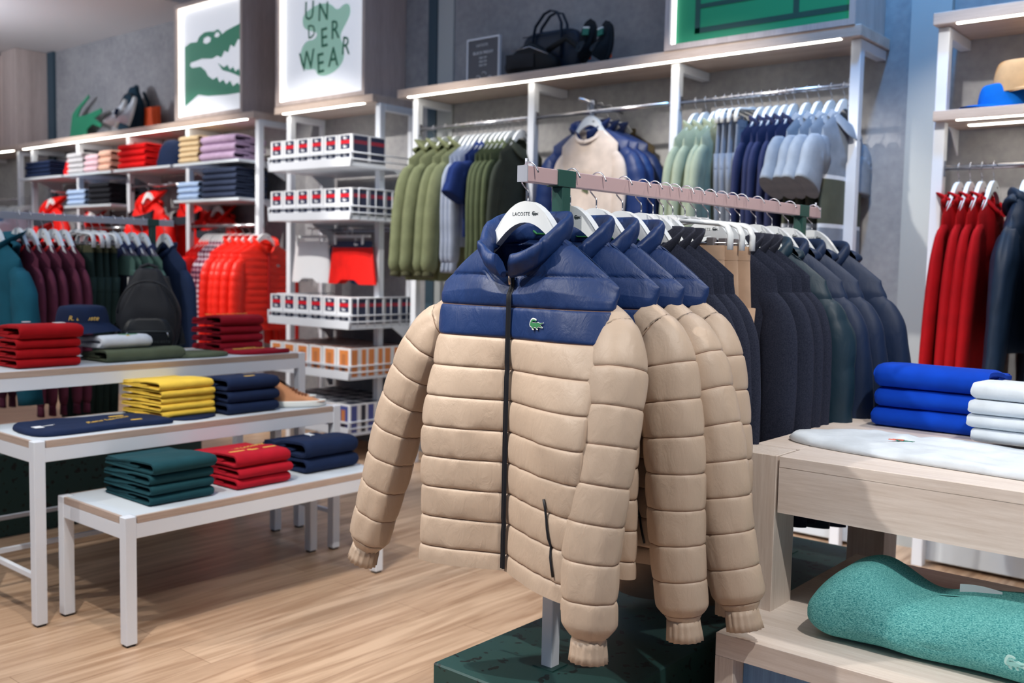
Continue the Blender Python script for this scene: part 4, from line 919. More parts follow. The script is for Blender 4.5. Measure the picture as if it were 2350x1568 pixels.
# right unit
series('rh', lambda: wear('hoodie', 'x', 'hoodie', M['redm'], zh=-1.02, ws=.20, T=.018, L=.98, dx=.16, dxr=.02, wh=.25, sr=.058, srw=.055, sT=.45, col='hood', out=-.01, hc=.05, seed=2, wr=.014, hoodz=.10), [-1.385, -1.335, -1.285, -1.235], Q, L_('long red hooded garment, %s from the left on the right wall unit', 4), 'red hooded garments on the right wall unit', z=1.862)
series('mj', lambda: coat('x', 'midnight', .006, -.82, 5, True, -.02, T=.06, sr=.095, L=.80, sxl=.20, wr=.03, nu=44, nv=44, sp=.13), [-1.10, -.93], Q, ['midnight blue hooded coat beside the red garments', 'midnight blue hooded coat cut off by the right edge'], 'midnight blue coats', z=1.862)
# long left unit
series('rt', lambda: wear('polo_shirt', 'x', 'polo shirt', M['red'], zh=-.62, L=.24, dx=.10, sr=.07, srw=.08, sT=.3, col='polo', seed=3, nu=24, nv=14), [-7.50, -7.455, -7.41, -7.365], Q, L_('red polo shirt, %s from the left on the rail of the long unit', 4), 'red polo shirts on the low rail', z=1.662)
series('pl', lambda: wear('plaid_shirt', 'x', 'shirt', M['plaid'], zh=-.80, L=.66, col='polo', seed=3, nu=24, nv=20), [-7.32, -7.275, -7.23, -7.185], Q, L_('red and white plaid shirt, %s from the red polo shirts', 4), 'plaid shirts', z=1.662)
series('re', lambda: wear('puffer_jacket', 'x', 'jacket', M['redpuff'], zh=-.84, ws=.24, T=.045, L=.74, dx=.05, sr=.07, srw=.055, sT=.62, col='stand', hc=.07, out=.02, puff=.011, sp=.055, spuff=.009, seed=6, nu=50, nv=90, ns=80, nr=18, placket=M['redtape'], logo=[M['badgew'], M['greyt']]), [-7.10, -7.0, -6.905, -6.81, -6.70], Q, ['bright red puffer jacket next to the plaid shirts']+L_('bright red puffer jacket, %s from the plaid shirts', 5)[1:], 'bright red puffer jackets', z=1.662)
def disp(): return wear('ski_jacket', 'x', 'jacket', M['red'], zh=-.80, ws=.27, T=.07, L=.62, dx=.10, sr=.088, srw=.075, sT=.75, col='hood', out=.05, hc=.13, seed=3, wr=.02, nu=40, nv=30, placket=M['black'], hoodz=.2, drop=.12)
M['charscarf'] = F('charcoal_lining', (46, 50, 60))
series('dj', disp, [-8.13, -7.80, -9.98, -9.62, -7.42], 0, ['red hooded jacket with dark collar facing out in the middle of the long unit', 'red hooded jacket right of the facing one, under the beige stack', 'red hooded jacket facing out near the left end of the long unit', 'red hooded jacket behind the navy stack side of the left bay', 'red hooded jacket deep behind the beige clothes bay'], 'red hooded jackets displayed facing out', y=4.66, z=2.03)
for o in [x for x in COL.objects if x.name.startswith('ski_jacket')]:
    if o.location.x > -7.9 or -9.7 < o.location.x < -9.5:
        o.location.y = 4.90
        if o.location.x > -7.6 or o.location.x < -9: o.location.z -= .12
    MB().grid(lambda a, b: (lambda t: (.19*math.sin(t), -.07-.08*math.cos(t), -.245-.05*math.cos(t)-.07*b))((a-.5)*PI*1.2), 20, 4).obj('dark_collar_flap', M['charscarf'], o)
for o in [x for x in COL.objects if x.name.startswith('hanger') and 'red hooded jacket' in x.get('label', '')]:
    if o.location.x > -7.9 or -9.7 < o.location.x < -9.5:
        o.location.y = 4.90
        if o.location.x > -7.6 or o.location.x < -9: o.location.z -= .12
for px in (-8.13, -7.80, -9.98, -9.62):
    ux, uy = UL.location.x, UL.location.y
    MB().tube([(px-ux, 4.66-uy, 2.022), (px-ux, WY-.01-uy, 2.022)], .008, 8).obj('display_arm', M['chrome'], UL)
# far-left unit, pale clothes on the rail
series('fl', lambda: wear('tshirt', 'x', 't-shirt', F('pale_lilac_jersey', (200, 196, 212)), zh=-.72, L=.22, dx=.1, sr=.07, srw=.08, sT=.3, seed=2, nu=24, nv=14), [-11.7, -11.62, -11.54, -11.05, -10.98, -10.92], Q, L_('pale lilac top, %s from the left on the far-left rail', 6), 'pale tops on the far-left rail', z=1.985)
series('fb', lambda: wear('tshirt', 'x', 't-shirt', bands('blue_printed_jersey', [(-1.2, (130, 160, 200)), (-.5, (200, 120, 110)), (-.44, (60, 110, 130)), (-.3, (130, 160, 200))]), zh=-.72, L=.22, dx=.1, sr=.07, srw=.08, sT=.3, seed=2, nu=24, nv=14), [-11.30, -11.2], Q, ['pale blue printed top on the far-left rail, left one', 'pale blue printed top on the far-left rail, right one'], 'printed tops on the far-left rail', z=1.985)
# rear rack behind the white tables
RK = dict(axis='Y', x=-5.12, z=1.586)
series('tf', lambda: wear('fleece_jacket', 'x', 'jacket', M['teal'], zh=-.78, ws=.25, T=.06, L=.70, dx=.08, sr=.088, srw=.07, sT=.7, col='hood', out=.03, hc=.08, seed=3, wr=.02, nu=44, nv=34, hoodz=.18, cmat=M['teal'], placket=M['zip']), [2.11], 0, ['teal hooded fleece jacket at the near end of the rear rack'], None, **RK)
series('mr', lambda: wear('sweatshirt', 'x', 'sweatshirt', M['maroon'], zh=-.86, ws=.22, T=.018, L=.74, dx=.0, sr=.055, sT=.4, col='crew', cmat=M['redtape'], seed=5, nu=30, nv=24, cuff=.04), [2.222, 2.276, 2.345, 2.400, 2.452], 0, ['maroon sweatshirt beside the teal fleece jacket']+L_('maroon sweatshirt, %s from the teal fleece jacket', 5)[1:], 'maroon sweatshirts on the rear rack', **RK)
series('ft', lambda: trousers(M['forest'], 'x', T=.02, W=.165, L=.98, seed=2, cargo=True, belt=M['saged']), [2.518, 2.567, 2.61, 2.656], 0, L_('dark green cargo trousers, %s from the maroon sweatshirts', 4), 'dark green trousers on the rear rack', 'bar', **RK)
M['cblock'] = bands('green_colour_block', [(-1.2, (22, 30, 44)), (-.31, (78, 108, 100)), (-.21, (100, 98, 118))])
def cb():
    u = wear('rugby_shirt', 'x', 'shirt', M['cblock'], zh=-.82, ws=.22, T=.02, L=.70, sr=.055, sT=.4, col='polo', cmat=M['indigo'], seed=3, dx=.02)
    MB().box(.19, .25, -.028, -.024, -.38, -.32).obj('sleeve_patch', M['badgew'], u); return u
series('cb', cb, [2.725, 2.775, 2.833, 2.895], 0, L_('green and black colour block shirt, %s from the cargo trousers', 4), 'colour block shirts on the rear rack', **RK)
series('nj', lambda: wear('jacket', 'x', 'jacket', M['navyj'], zh=-.82, ws=.235, T=.045, L=.70, sr=.07, sT=.6, col='stand', hc=.04, seed=3, dx=.04, placket=M['greyt'], nu=44, nv=34), [3.03], 0, ['navy jacket with grey piping hanging alone past the colour block shirts'], None, **RK)
# boxer shorts hanging in the underwear unit
def boxers(mat, label, loc, w=.19, band=None):
    u = thing('boxer_shorts', label, 'boxer shorts', 'boxer shorts hanging in the underwear unit')
    def fn(a, b):
        th = 2*PI*a; c = math.cos(th); ww = w*(1+.22*b); return (ww*math.copysign(abs(c)**.8, c), .028*math.sin(th)*(1+.5*b), -.02-.28*b-(.0 if abs(c) > .2 else -.03*b))
    MB().grid(fn, 32, 10, cu=True).obj('shorts_body', mat, u)
    MB().grid(lambda a, b: (lambda th: ((w+.003)*math.copysign(abs(math.cos(th))**.8, math.cos(th)), .032*math.sin(th), .005-.045*b))(2*PI*a), 32, 2, cu=True).obj('waistband', band or M['boxnavy'], u)
    m = MB(); croc(m, lambda a, b, q: (a+.08, -.034-q, b-.018), .045); m.obj('crocodile_logo', M['boxwhite'], u)
    m = MB(); m.box(-w*.9, w*.9, -.006, .006, .03, .05); m.box(-w*.75, -w*.65, -.036, -.030, -.02, .05); m.box(w*.65, w*.75, -.036, -.030, -.02, .05); m.tube([(0, 0, .05), (0, 0, .085), (0, .012, .10)], .003, 6); m.obj('clip_hanger', M['whiteplastic'], u)
    u.location = loc; return u
boxers(M['boxwhite'], 'white boxer shorts hanging above the third tray', (-5.90, 4.70, 1.515), band=M['boxwhite']); boxers(M['red'], 'red boxer shorts with navy waistband above the third tray', (-5.40, 4.66, 1.515), .21)
boxers(F('blue_jersey', (40, 104, 150)), 'blue boxer shorts squeezed between the white and red pairs', (-5.62, 4.80, 1.515))
ux, uy = UU.location.x, UU.location.y
MB().box(-6.15-ux, -5.25-ux, WY-.06-uy, WY-.03-uy, 1.60, 1.63).tube([(-5.9-ux, 4.66-uy, 1.615), (-5.9-ux, WY-.05-uy, 1.615)], .006, 8).tube([(-5.4-ux, 4.62-uy, 1.615), (-5.4-ux, WY-.05-uy, 1.615)], .006, 8).tube([(-5.62-ux, 4.76-uy, 1.615), (-5.62-ux, WY-.05-uy, 1.615)], .006, 8).obj('display_arm', M['chrome'], UU)
# ---------------------------------------------------------------- folded clothes
POS = {1: ['only'], 2: ['lower', 'upper'], 3: ['bottom', 'middle', 'top'], 4: ['bottom', 'second from bottom', 'third from bottom', 'top'], 5: ['bottom', 'second from bottom', 'middle', 'fourth from bottom', 'top']}
def stack(mat, what, cat, n, x, y, z, d, w, h, rz, group, top=1.25, name='folded_sweater', openess=.5, seed=0, inner=True, jit=.006, taper=.15, ny=10, deco=None):
    p = folded(mat, 'x', cat, d, w, h, seed=seed, name=name, openess=openess, inner=inner, taper=taper, ny=ny); zz = z; out = []
    hs = [h]*(n-1)+[h*top]
    for i in range(n):
        lb = '%s, %s of its stack' % (what, POS[n][i]); dx, dy = random.uniform(-jit, jit), random.uniform(-jit, jit); loc = (x+dx, y+dy, zz); r = rz+random.uniform(-.02, .02)
        if i == 0: o = p; o.location = loc; o.rotation_euler = (0, 0, r); o['label'] = lb; o['group'] = group
        elif i == n-1 and (top != 1 or deco):
            o = folded(mat, lb, cat, d*1.02, w, hs[i], seed=seed+3, name=name, openess=min(.9, openess*1.3), inner=inner, taper=taper, ny=ny, group=group); o.location = loc; o.rotation_euler = (0, 0, r)
            if deco: deco(o, hs[i], d, w)
        else: o = dup(p, loc, r, lb, group)
        zz += hs[i]*.985; out.append(o)
    return out
M['fteal'] = F('deep_teal_cotton', (22, 66, 74)); M['fred'] = F('crimson_cotton', (176, 18, 38)); M['fnavy'] = F('navy_cotton', (18, 34, 66)); M['fyel'] = F('yellow_cotton', (232, 194, 74)); M['fred2'] = F('dark_red_cotton', (164, 4, 16)); M['fburg'] = F('burgundy_cotton', (140, 10, 32))
M['goldprint'] = plain('gold_print', (226, 186, 84), .6); M['tagw'] = plain('paper_tag', (224, 228, 232), .6)
def print_marks(o, zt, pts, mat, name='printed_lettering'):
    """short raised print strokes lying on top of a folded piece"""
    for x0, x1, y0, y1 in pts: MB().box(x0, x1, y0, y1, zt-.001, zt+.0012).obj(name, mat, o)
def word(o, txt, size, mat, x, y, z, rz=0, shear=0, name='printed_lettering', rx=0):
    return put(text_mesh(txt, size, mat, .0006, 1, shear), name, o, (x, y, z), (rx, 0, rz))
def deco_red(o, h, d, w):
    zt = h-.002
    put(text_mesh('RENE LACOSTE', .026, M['goldprint'], .0006), 'printed_lettering', o, (.035, 0, zt+.0015), (0, -.05, PI/2)); print_marks(o, zt+.001, [(.075, .088, -.11, -.04), (.075, .088, .05, .11)], M['goldprint'])
    m = MB(); croc(m, lambda a, b, q: (.082-b, a, zt+.001+q), .05); m.obj('crocodile_print', M['goldprint'], o)
stack(M['fteal'], 'folded deep teal sweatshirt on the lowest white table', 'folded sweatshirt', 4, -3.415, 1.995, .4655, .33, .265, .0385, 0, 'folded teal sweatshirts on the lowest white table', 1.25, openess=.75, seed=1)
stack(M['fred'], 'folded crimson sweatshirt on the lowest white table', 'folded sweatshirt', 3, -3.405, 2.36, .4655, .31, .255, .043, 0, 'folded crimson sweatshirts on the lowest white table', 1.3, openess=.75, seed=2, deco=deco_red)
def tagtop(o, h, d, w):
    MB().box(-.02, .03, -.02, .0, h-.001, h+.0015).obj('hang_tag', M['tagw'], o)
    MB().tube([(.04, -.03, h), (.0, -.01, h+.006), (-.02, .02, h+.003)], .002, 6).obj('tag_cord', M['tagw'], o)
stack(M['fnavy'], 'folded navy hooded sweatshirt on the lowest white table', 'folded sweatshirt', 2, -3.45, 2.75, .4655, .30, .285, .062, 0, 'folded navy hooded sweatshirts on the lowest white table', 1.25, openess=.95, seed=3, deco=tagtop)
stack(M['fyel'], 'folded yellow sweatshirt on the middle white table', 'folded sweatshirt', 5, -3.885, 2.31, .6995, .32, .255, .0295, 0, 'folded yellow sweatshirts on the middle white table', 1.3, openess=.7, seed=4)
def tabs(o, h, d, w): print_marks(o, h-.001, [(d/2-.05, d/2-.03, -.02, .03)], M['goldprint'])
for o in stack(M['fnavy'], 'folded navy sweatshirt on the middle white table', 'folded sweatshirt', 3, -3.80, 2.60, .6925, .30, .265, .052, 0, 'folded navy sweatshirts with yellow marks on the middle white table', 1.15, openess=.8, seed=5, deco=tabs)[:2]: tabs(o, .052, .30, .265)
def sheet(mat, name, label, cat, poly, z, t, seed=0, amp=.004, group=None, n=1):
    """a flat garment: rounded slab following an outline with soft relief on top"""
    u = thing(name, label, cat, group); cx = sum(p[0] for p in poly)/len(poly); cy = sum(p[1] for p in poly)/len(poly); P = smooth_poly(poly, 2); m = MB(); k = len(P); R = 12
    rings = [(1.0, 0.0), (1.012, .35), (1.0, .75), (.975, 1.0)]+[(.975*(1-i/R), 1.0) for i in range(1, R)]
    for s_, q in rings:
        for (x, y) in P:
            px, py = cx+(x-cx)*s_, cy+(y-cy)*s_; m.v.append((px-cx, py-cy, .0006+t*q+(amp*(nz(px*11+seed, py*11, seed)+.6*nz(px*27, py*27, seed)) if q >= .75 else 0)+(.0018 if q >= 1 else 0)))
    for j in range(len(rings)-1):
        for i in range(k): m.f.append((j*k+i, j*k+(i+1) % k, (j+1)*k+(i+1) % k, (j+1)*k+i)); m.m.append(0); m.sm.append(True)
    m.v.append((0, 0, t+.002)); c0 = len(m.v)-1
    for i in range(k): m.f.append(((len(rings)-1)*k+i, (len(rings)-1)*k+(i+1) % k, c0)); m.m.append(0); m.sm.append(True)
    m.f.append(tuple(range(k))[::-1]); m.m.append(0); m.sm.append(False)
    m.obj('fabric_body', mat, u); u.location = (cx, cy, z); return u
NT = sheet(M['fnavy'], 'folded_tshirt', 'navy t-shirt with yellow print laid flat at the near end of the middle table', 'folded t-shirt', [(-3.66, 1.655), (-3.80, 1.64), (-3.95, 1.67), (-3.97, 1.80), (-3.90, 2.05), (-3.88, 2.18), (-3.66, 2.20), (-3.635, 2.18), (-3.66, 2.0), (-3.65, 1.8)], .6925, .018, 3)
word(NT, 'Rene Lacoste', .038, M['goldprint'], .015, .06, .0225, PI/2+.25, .3); print_marks(NT, .021, [(-.07, -.055, .10, .16), (.06, .075, .12, .17)], M['goldprint'])
MB().box(-.02, .02, -.235, -.20, .021, .0225).obj('hang_tag', M['tagw'], NT); MB().tube([(0, -.2, .022), (.02, -.17, .028), (-.01, -.15, .024)], .002, 6).obj('tag_cord', M['tagw'], NT)
sheet(M['fnavy'], 'folded_tshirt', 'navy garment lying flat underneath the yellow stack', 'folded t-shirt', [(-3.64, 2.21), (-3.95, 2.21), (-3.98, 2.40), (-3.95, 2.455), (-3.67, 2.455)], .6925, .006, 5, .0005)
# middle white table: pair of sneakers, canvas
M['suede'] = F('tan_suede', (198, 140, 102)); M['sole'] = plain('white_rubber', (230, 232, 228), .5); M['lace'] = F('brown_lace', (134, 84, 58)); M['dkin'] = F('dark_shoe_lining', (60, 44, 36))
def shoe(label, loc, rz, upper, sole, lace, lining, rot=None, panel=None, L=.27, group=None):
    u = thing('sneaker', label, 'shoe', group)
    def halfw(t): return .030+.020*math.sin(min(1, t*1.15)*PI)**.6*(1 if t < .5 else 1)+.006*t if t < .93 else .030+.02*math.sin(min(1, t*1.15)*PI if t*1.15 < 1 else PI*.0+1)*.2
    def hw(t): return max(.004, .044*(1-abs(2*(t-.62))**3.2*.55)*math.sqrt(max(.0, 1-abs(2*t-1)**9)))
    def top(t): return .026+(.075*(1-sstep(.12, .62, t))+.030*(1-sstep(.55, .98, t)))
    def fn(a, b):
        t = b; th = PI*a; y = L*(t-.5); w = hw(t); zt = top(t); return (w*math.cos(th)*(1-.35*math.sin(th)**2*(1 if t < .6 else .4)), y, .022+(zt-.022)*math.sin(th)**.75)
    MB().grid(fn, 18, 30).obj('upper', upper, u)
    def fs(a, b):
        th = 2*PI*a; t = .5+.5*math.copysign(abs(math.cos(th))**.9, math.cos(th))*1.03; w = (hw(max(0.0, min(1, t)))+.005)*(1 if True else 1); s_ = math.sin(th)
        return (w*math.copysign(abs(s_)**.5, s_) if abs(s_) > .02 else 0, L*(t-.5), .001+.028*b)
    m = MB().grid(fs, 40, 3, cu=True); m.f.append(tuple(range(40))[::-1]); m.m.append(0); m.sm.append(False); m.f.append(tuple(120+i for i in range(40))); m.m.append(0); m.sm.append(False); m.obj('sole', sole, u)
    m = MB(); m.grid(lambda a, b: (.022*math.cos(2*PI*a)*(1), -L*.24+.045*math.sin(2*PI*a), top(.26+.16*math.sin(2*PI*a))+.001+.004*b), 20, 1, cu=True); m.f.append(tuple(20+i for i in range(20))); m.m.append(0); m.sm.append(False); m.obj('opening', lining, u)
    m = MB()
    for k in range(5):
        t = .42+.055*k; y = L*(t-.5); z = top(t)+.003; m.tube([(-.022, y, z-.008), (-.008, y+.006, z), (.008, y-.004, z+.001), (.022, y+.004, z-.008)], .0026, 6); m.tube([(.022, y, z-.008), (0, y+.01, z+.002), (-.022, y+.012, z-.008)], .0026, 6)
    m.obj('laces', lace, u)
    if panel: MB().box(.036, .043, -.03, .03, .045, .075).obj('side_patch', panel, u)
    u.location = loc; u.rotation_euler = rot or (0, 0, rz); return u
shoe('tan suede sneaker with white sole, nearer one of the pair', (-3.70, 2.86, .6925), -.5, M['suede'], M['sole'], M['lace'], M['dkin'], group='tan suede sneakers'); shoe('tan suede sneaker with white sole, farther one of the pair', (-3.86, 2.93, .6925), -.55, M['suede'], M['sole'], M['lace'], M['dkin'], group='tan suede sneakers')
# tallest white table
def tg2(o, h, d, w):
    MB().box(.06, .10, .05, .09, h-.001, h+.001).obj('hang_tag', M['tagw'], o); MB().box(-.05, -.03, -.03, .0, h-.002, h+.001).obj('hang_tag', M['tagw'], o)
stack(M['fred2'], 'folded red sweatshirt on the tallest white table', 'folded sweatshirt', 4, -4.26, 1.90, .9055, .33, .265, .040, 0, 'folded red sweatshirts on the tallest white table', 1.55, openess=.85, seed=6, deco=tg2)
def db(o, h, d, w): word(o, 'R. Lacoste', .06, M['goldprint'], .0, 0, h+.0005, PI/2, .3)
stack(M['fburg'], 'folded burgundy sweatshirt on the tallest white table', 'folded sweatshirt', 4, -4.43, 2.985, .9055, .26, .255, .043, 0, 'folded burgundy sweatshirts on the tallest white table', 1.25, openess=.9, seed=7, deco=db)
BT = sheet(M['fburg'], 'folded_tshirt', 'burgundy t-shirt with gold lettering laid flat at the far end of the tallest table', 'folded t-shirt', [(-4.06, 2.85), (-4.05, 3.08), (-4.09, 3.12), (-4.20, 3.10), (-4.29, 2.98), (-4.28, 2.84), (-4.16, 2.80)], .9055, .016, 4)
word(BT, 'Lacoste', .06, M['goldprint'], -.01, -.03, .020, PI/2, .3); print_marks(BT, .0185, [(-.06, -.05, -.09, -.02), (-.085, -.075, -.02, .05)], M['goldprint']); MB().box(.02, .06, .10, .135, .0185, .0202).obj('hang_tag', M['tagw'], BT)
M['olivef'] = F('olive_fleece', (86, 94, 74)); M['whitef'] = F('white_fleece', (206, 212, 220))
OF = folded(M['olivef'], 'rolled olive sweatshirt under the white one on the tallest table', 'folded sweatshirt', .24, .38, .055, seed=4, openess=1.0, name='folded_sweatshirt'); OF.location = (-4.23, 2.345, .9055)
sheet(M['olivef'], 'folded_trousers', 'flat olive garment lying between the backpack and the table edge', 'folded garment', [(-4.08, 2.52), (-4.07, 2.76), (-4.20, 2.79), (-4.30, 2.70), (-4.30, 2.55), (-4.2, 2.50)], .9055, .016, 6)
WF = folded(M['whitef'], 'folded white sweatshirt with green patch under the navy hat', 'folded sweatshirt', .22, .24, .06, seed=8, openess=.1, name='folded_sweatshirt', inner=False); WF.location = (-4.27, 2.275, .961)
MB().grid(lambda a, b: (.06+.052*math.sin(PI/2*b)+.001, -.02+.09*a, .030+.031*math.cos(PI/2*b)+.001), 4, 8).obj('green_patch', M['badgeg'], WF); m = MB(); m.tube([(.102, .01, .048), (.104, .01, .049)], .013, 16, ref=Vector((0, 1, 0))); m.obj('yellow_ball', M['goldprint'], WF)
def hat(label, loc, rz, mat, name='bucket_hat', cat='hat', brim=.05, R=.095, h=.10, txt=None, cap=False, group=None):
    u = thing(name, label, cat, group)
    def fn(a, b):
        th = 2*PI*a; t = b
        if t < .62: q = t/.62; r = R*math.sin(q*PI/2)**.8*(1 if q < 1 else 1); z = h*(1-.22*(q**2.2))-.0-(h*.42)*sstep(.55, 1, q)
        else: q = (t-.62)/.38; r = R+brim*q*(1+.1*math.sin(3*th)); z = h*.36-(h*.34)*q-.006*math.sin(2*th)*q
        if cap and t >= .62: r = R*(1+.02*q); z = h*.36*(1-q)
        return (r*math.cos(th)*1.08, r*math.sin(th), z+.003+.002*nz(th*2, t*5, 1))
    m = MB().grid(fn, 44, 26, cu=True); m.obj('crown', mat, u)
    if cap:
        def pk(a, b): th = (a-.5)*PI*.95; r = R+.085*b*math.cos(th)**.5 if math.cos(th) > 0 else R; return (math.sin(th)*R*1.02*(1-.1*b), -(R*math.cos(th)*.98+.088*b*max(0, math.cos(th))**.6), .012-.010*b*b+.008*(1-math.sin(th)**2)*(1))
        m = MB().grid(pk, 24, 8); m.grid(lambda a, b: tuple(Vector(pk(a, b))-Vector((0, 0, .004))), 24, 8); m.obj('peak', mat, u)
        MB().tube([(0, 0, h*1.0), (0, 0, h*1.05)], .006, 10).obj('top_button', mat, u)
    if txt: put(text_mesh(txt, .03, M['goldprint'], .001, 1, .3), 'embroidery', u, (0, -R*1.0+.004, h*.50), (PI/2-.25, 0, 0))
    u.location = loc; u.rotation_euler = (0, 0, rz); return u
hat('navy hat with yellow script lying on the folded white sweatshirt', (-4.36, 2.17, 1.0235), 1.15, M['fnavy'], txt='R. Lacoste', R=.105, h=.125)
# black backpack
M['bpk'] = F('black_textile', (34, 36, 42), .6); M['bpl'] = F('black_grained_leather', (24, 28, 34), .38, .5, 160); M['steel'] = M['chrome']
def backpack(label, loc, rz, mat, pocket, name='backpack'):
    u = thing(name, label, 'backpack')
    def sh(w, d, h, n=2.6, top=.5):
        def fn(a, b):
            th = 2*PI*a; q = math.sin(PI*b)**.35 if 0 < b < 1 else 0; z = h*(.5-.5*math.cos(PI*b)); tw = 1-(1-top)*sstep(.45, 1, z/h)*.9
            c, s_ = math.cos(th), math.sin(th); return (w*tw*q*math.copysign(abs(c)**(2/n), c), d*q*(1-.35*sstep(.5, 1, z/h))*math.copysign(abs(s_)**(2/n), s_)+.004*nz(c*3, s_*3, z*12), z)
        return fn
    MB().grid(sh(.150, .075, .415), 48, 34, cu=True).obj('main_compartment', mat, u)
    MB().grid(lambda a, b: (lambda p: (p[0], p[1]-.062, p[2]+.012))(sh(.128, .045, .335, 3, .62)(a, b)), 44, 26, cu=True).obj('front_panel', mat, u)
    MB().grid(lambda a, b: (lambda p: (p[0], p[1]-.098, p[2]+.006))(sh(.118, .035, .175, 4, .9)(a, b)), 44, 20, cu=True).obj('front_pocket', pocket, u)
    m = MB(); m.tube([(-.10, -.134, .115), (0, -.139, .118), (.10, -.134, .115)], .0025, 6); m.obj('pocket_zip', M['ink'], u)
    m = MB(); m.tube([(.135*math.cos(t), -.075-.0*t, .20+.155*math.sin(t)) for t in [PI*i/20 for i in range(21)]], .004, 8); m.obj('main_zip', M['zip'], u)
    for s in (-1, 1): MB().tube([(s*.085, -.136, .113), (s*.092, -.142, .105), (s*.094, -.143, .09)], .003, 6).obj('zip_pull', M['chrome'], u)
    put(text_mesh('LACOSTE', .016, M['ink'], .0008, 1.3), 'lettering', u, (.06, -.135, .062), (PI/2, 0, 0))
    MB().tube([(-.045, .03, .38), (-.035, .03, .42), (0, .03, .432), (.035, .03, .42), (.045, .03, .38)], .009, 10).obj('grab_handle', mat, u)
    for s in (-1, 1): MB().tube([(s*.07, .07, .37), (s*.09, .115, .28), (s*.13, .10, .12), (s*.15, .04, .04)], lambda t: (.022, .007), 10).obj('shoulder_strap', mat, u)
    MB().grid(lambda a, b: (-.150-.012*math.sin(PI*b), -.05+.1*a, .02+.13*b), 6, 6).obj('side_pocket', mat, u)
    u.location = loc; u.rotation_euler = (0, 0, rz); return u
backpack('black backpack with zipped front pocket standing on the tallest white table', (-4.42, 2.53, .9055), 1.0, M['bpk'], M['bpl'])
# shelves of the long unit
def ustack(x0, x1, z, mat, what, n, h, group, cat='folded sweater', top=1.0, openess=.3, seed=0, depth=.30, y=4.565, name='folded_sweater'):
    stack(mat, what, cat, n, (x0+x1)/2, y+depth/2, z+.0005, depth, x1-x0, h, -Q, group, top, openess=openess, seed=seed, ny=4, jit=.006, name=name)
c_ = lambda n, c: F(n, c)
M['s_grey'] = c_('pale_grey_knit', (196, 196, 200)); M['s_pink'] = c_('pale_pink_cotton', (222, 190, 200)); M['s_peach'] = c_('peach_cotton', (224, 180, 160)); M['s_beige'] = c_('sand_knit', (214, 190, 152)); M['s_lilac'] = c_('lilac_cotton', (186, 160, 190)); M['s_sky'] = c_('sky_blue_cotton', (168, 192, 226)); M['s_black'] = c_('black_cotton', (24, 26, 34)); M['s_ink'] = c_('ink_blue_knit', (44, 54, 78)); M['s_red'] = c_('scarlet_knit', (214, 12, 16))
k = .987
ustack(-10.33, -9.80, Z1, M['fnavy'], 'folded navy sweater left on the top shelf', 4, .040, 'folded navy sweaters on the top shelf')
ustack(-9.43, -9.13, Z1, M['s_grey'], 'folded pale grey sweater on the top shelf', 4, .049, 'folded pale grey sweaters on the top shelf')
ustack(-9.10, -8.86, Z1, M['s_pink'], 'folded pale pink polo on the top shelf', 3, .055, 'folded pale pink polos on the top shelf', openess=.7); ustack(-8.83, -8.62, Z1, M['s_peach'], 'folded peach polo on the top shelf', 3, .063, 'folded peach polos on the top shelf', openess=.8)
ustack(-8.47, -8.03, Z1, M['s_red'], 'folded scarlet sweater on the top shelf', 4, .055, 'folded scarlet sweaters on the top shelf')
ustack(-7.48, -7.20, Z1, M['s_beige'], 'folded sand sweater on the top shelf', 5, .045, 'folded sand sweaters on the top shelf', openess=.5)
ustack(-7.16, -6.70, Z1, M['s_lilac'], 'folded lilac polo on the top shelf', 3, .068, 'folded lilac polos on the top shelf', openess=.95)
ustack(-9.44, -9.10, Z2, M['s_sky'], 'folded sky blue shirt, left second shelf', 3, .050, 'folded sky blue shirts, left', openess=.8); ustack(-9.03, -8.64, Z2, M['s_black'], 'folded black sweater on the second shelf', 4, .050, 'folded black sweaters on the second shelf')
ustack(-7.51, -7.20, Z2, M['s_sky'], 'folded sky blue shirt, right second shelf', 3, .050, 'folded sky blue shirts, right', openess=.9); ustack(-7.14, -6.68, Z2, M['s_ink'], 'folded ink blue sweater on the second shelf', 5, .049, 'folded ink blue sweaters on the second shelf')
def beanie(label, loc, mat, R=.12, h=.20):
    u = thing('beanie', label, 'hat')
    MB().grid(lambda a, b: (lambda r: (r*math.cos(2*PI*a), r*.8*math.sin(2*PI*a), .002+h*math.sin(b*PI/2)))(R*math.cos(b*PI/2)**.7+.001), 32, 14, cu=True).obj('crown', mat, u)
    MB().grid(lambda a, b: ((R+.006+.002*math.cos(80*PI*a))*math.cos(2*PI*a), (R*.8+.006)*math.sin(2*PI*a), .001+.055*b), 120, 2, cu=True).obj('turned_brim', mat, u)
    u.location = loc
beanie('red beanie between the navy and grey stacks on the top shelf', (-9.62, 4.72, Z1), M['s_red'], .10, .19); beanie('navy beanie right of the scarlet stack on the top shelf', (-7.79, 4.70, Z1), M['fnavy'], .15, .23)
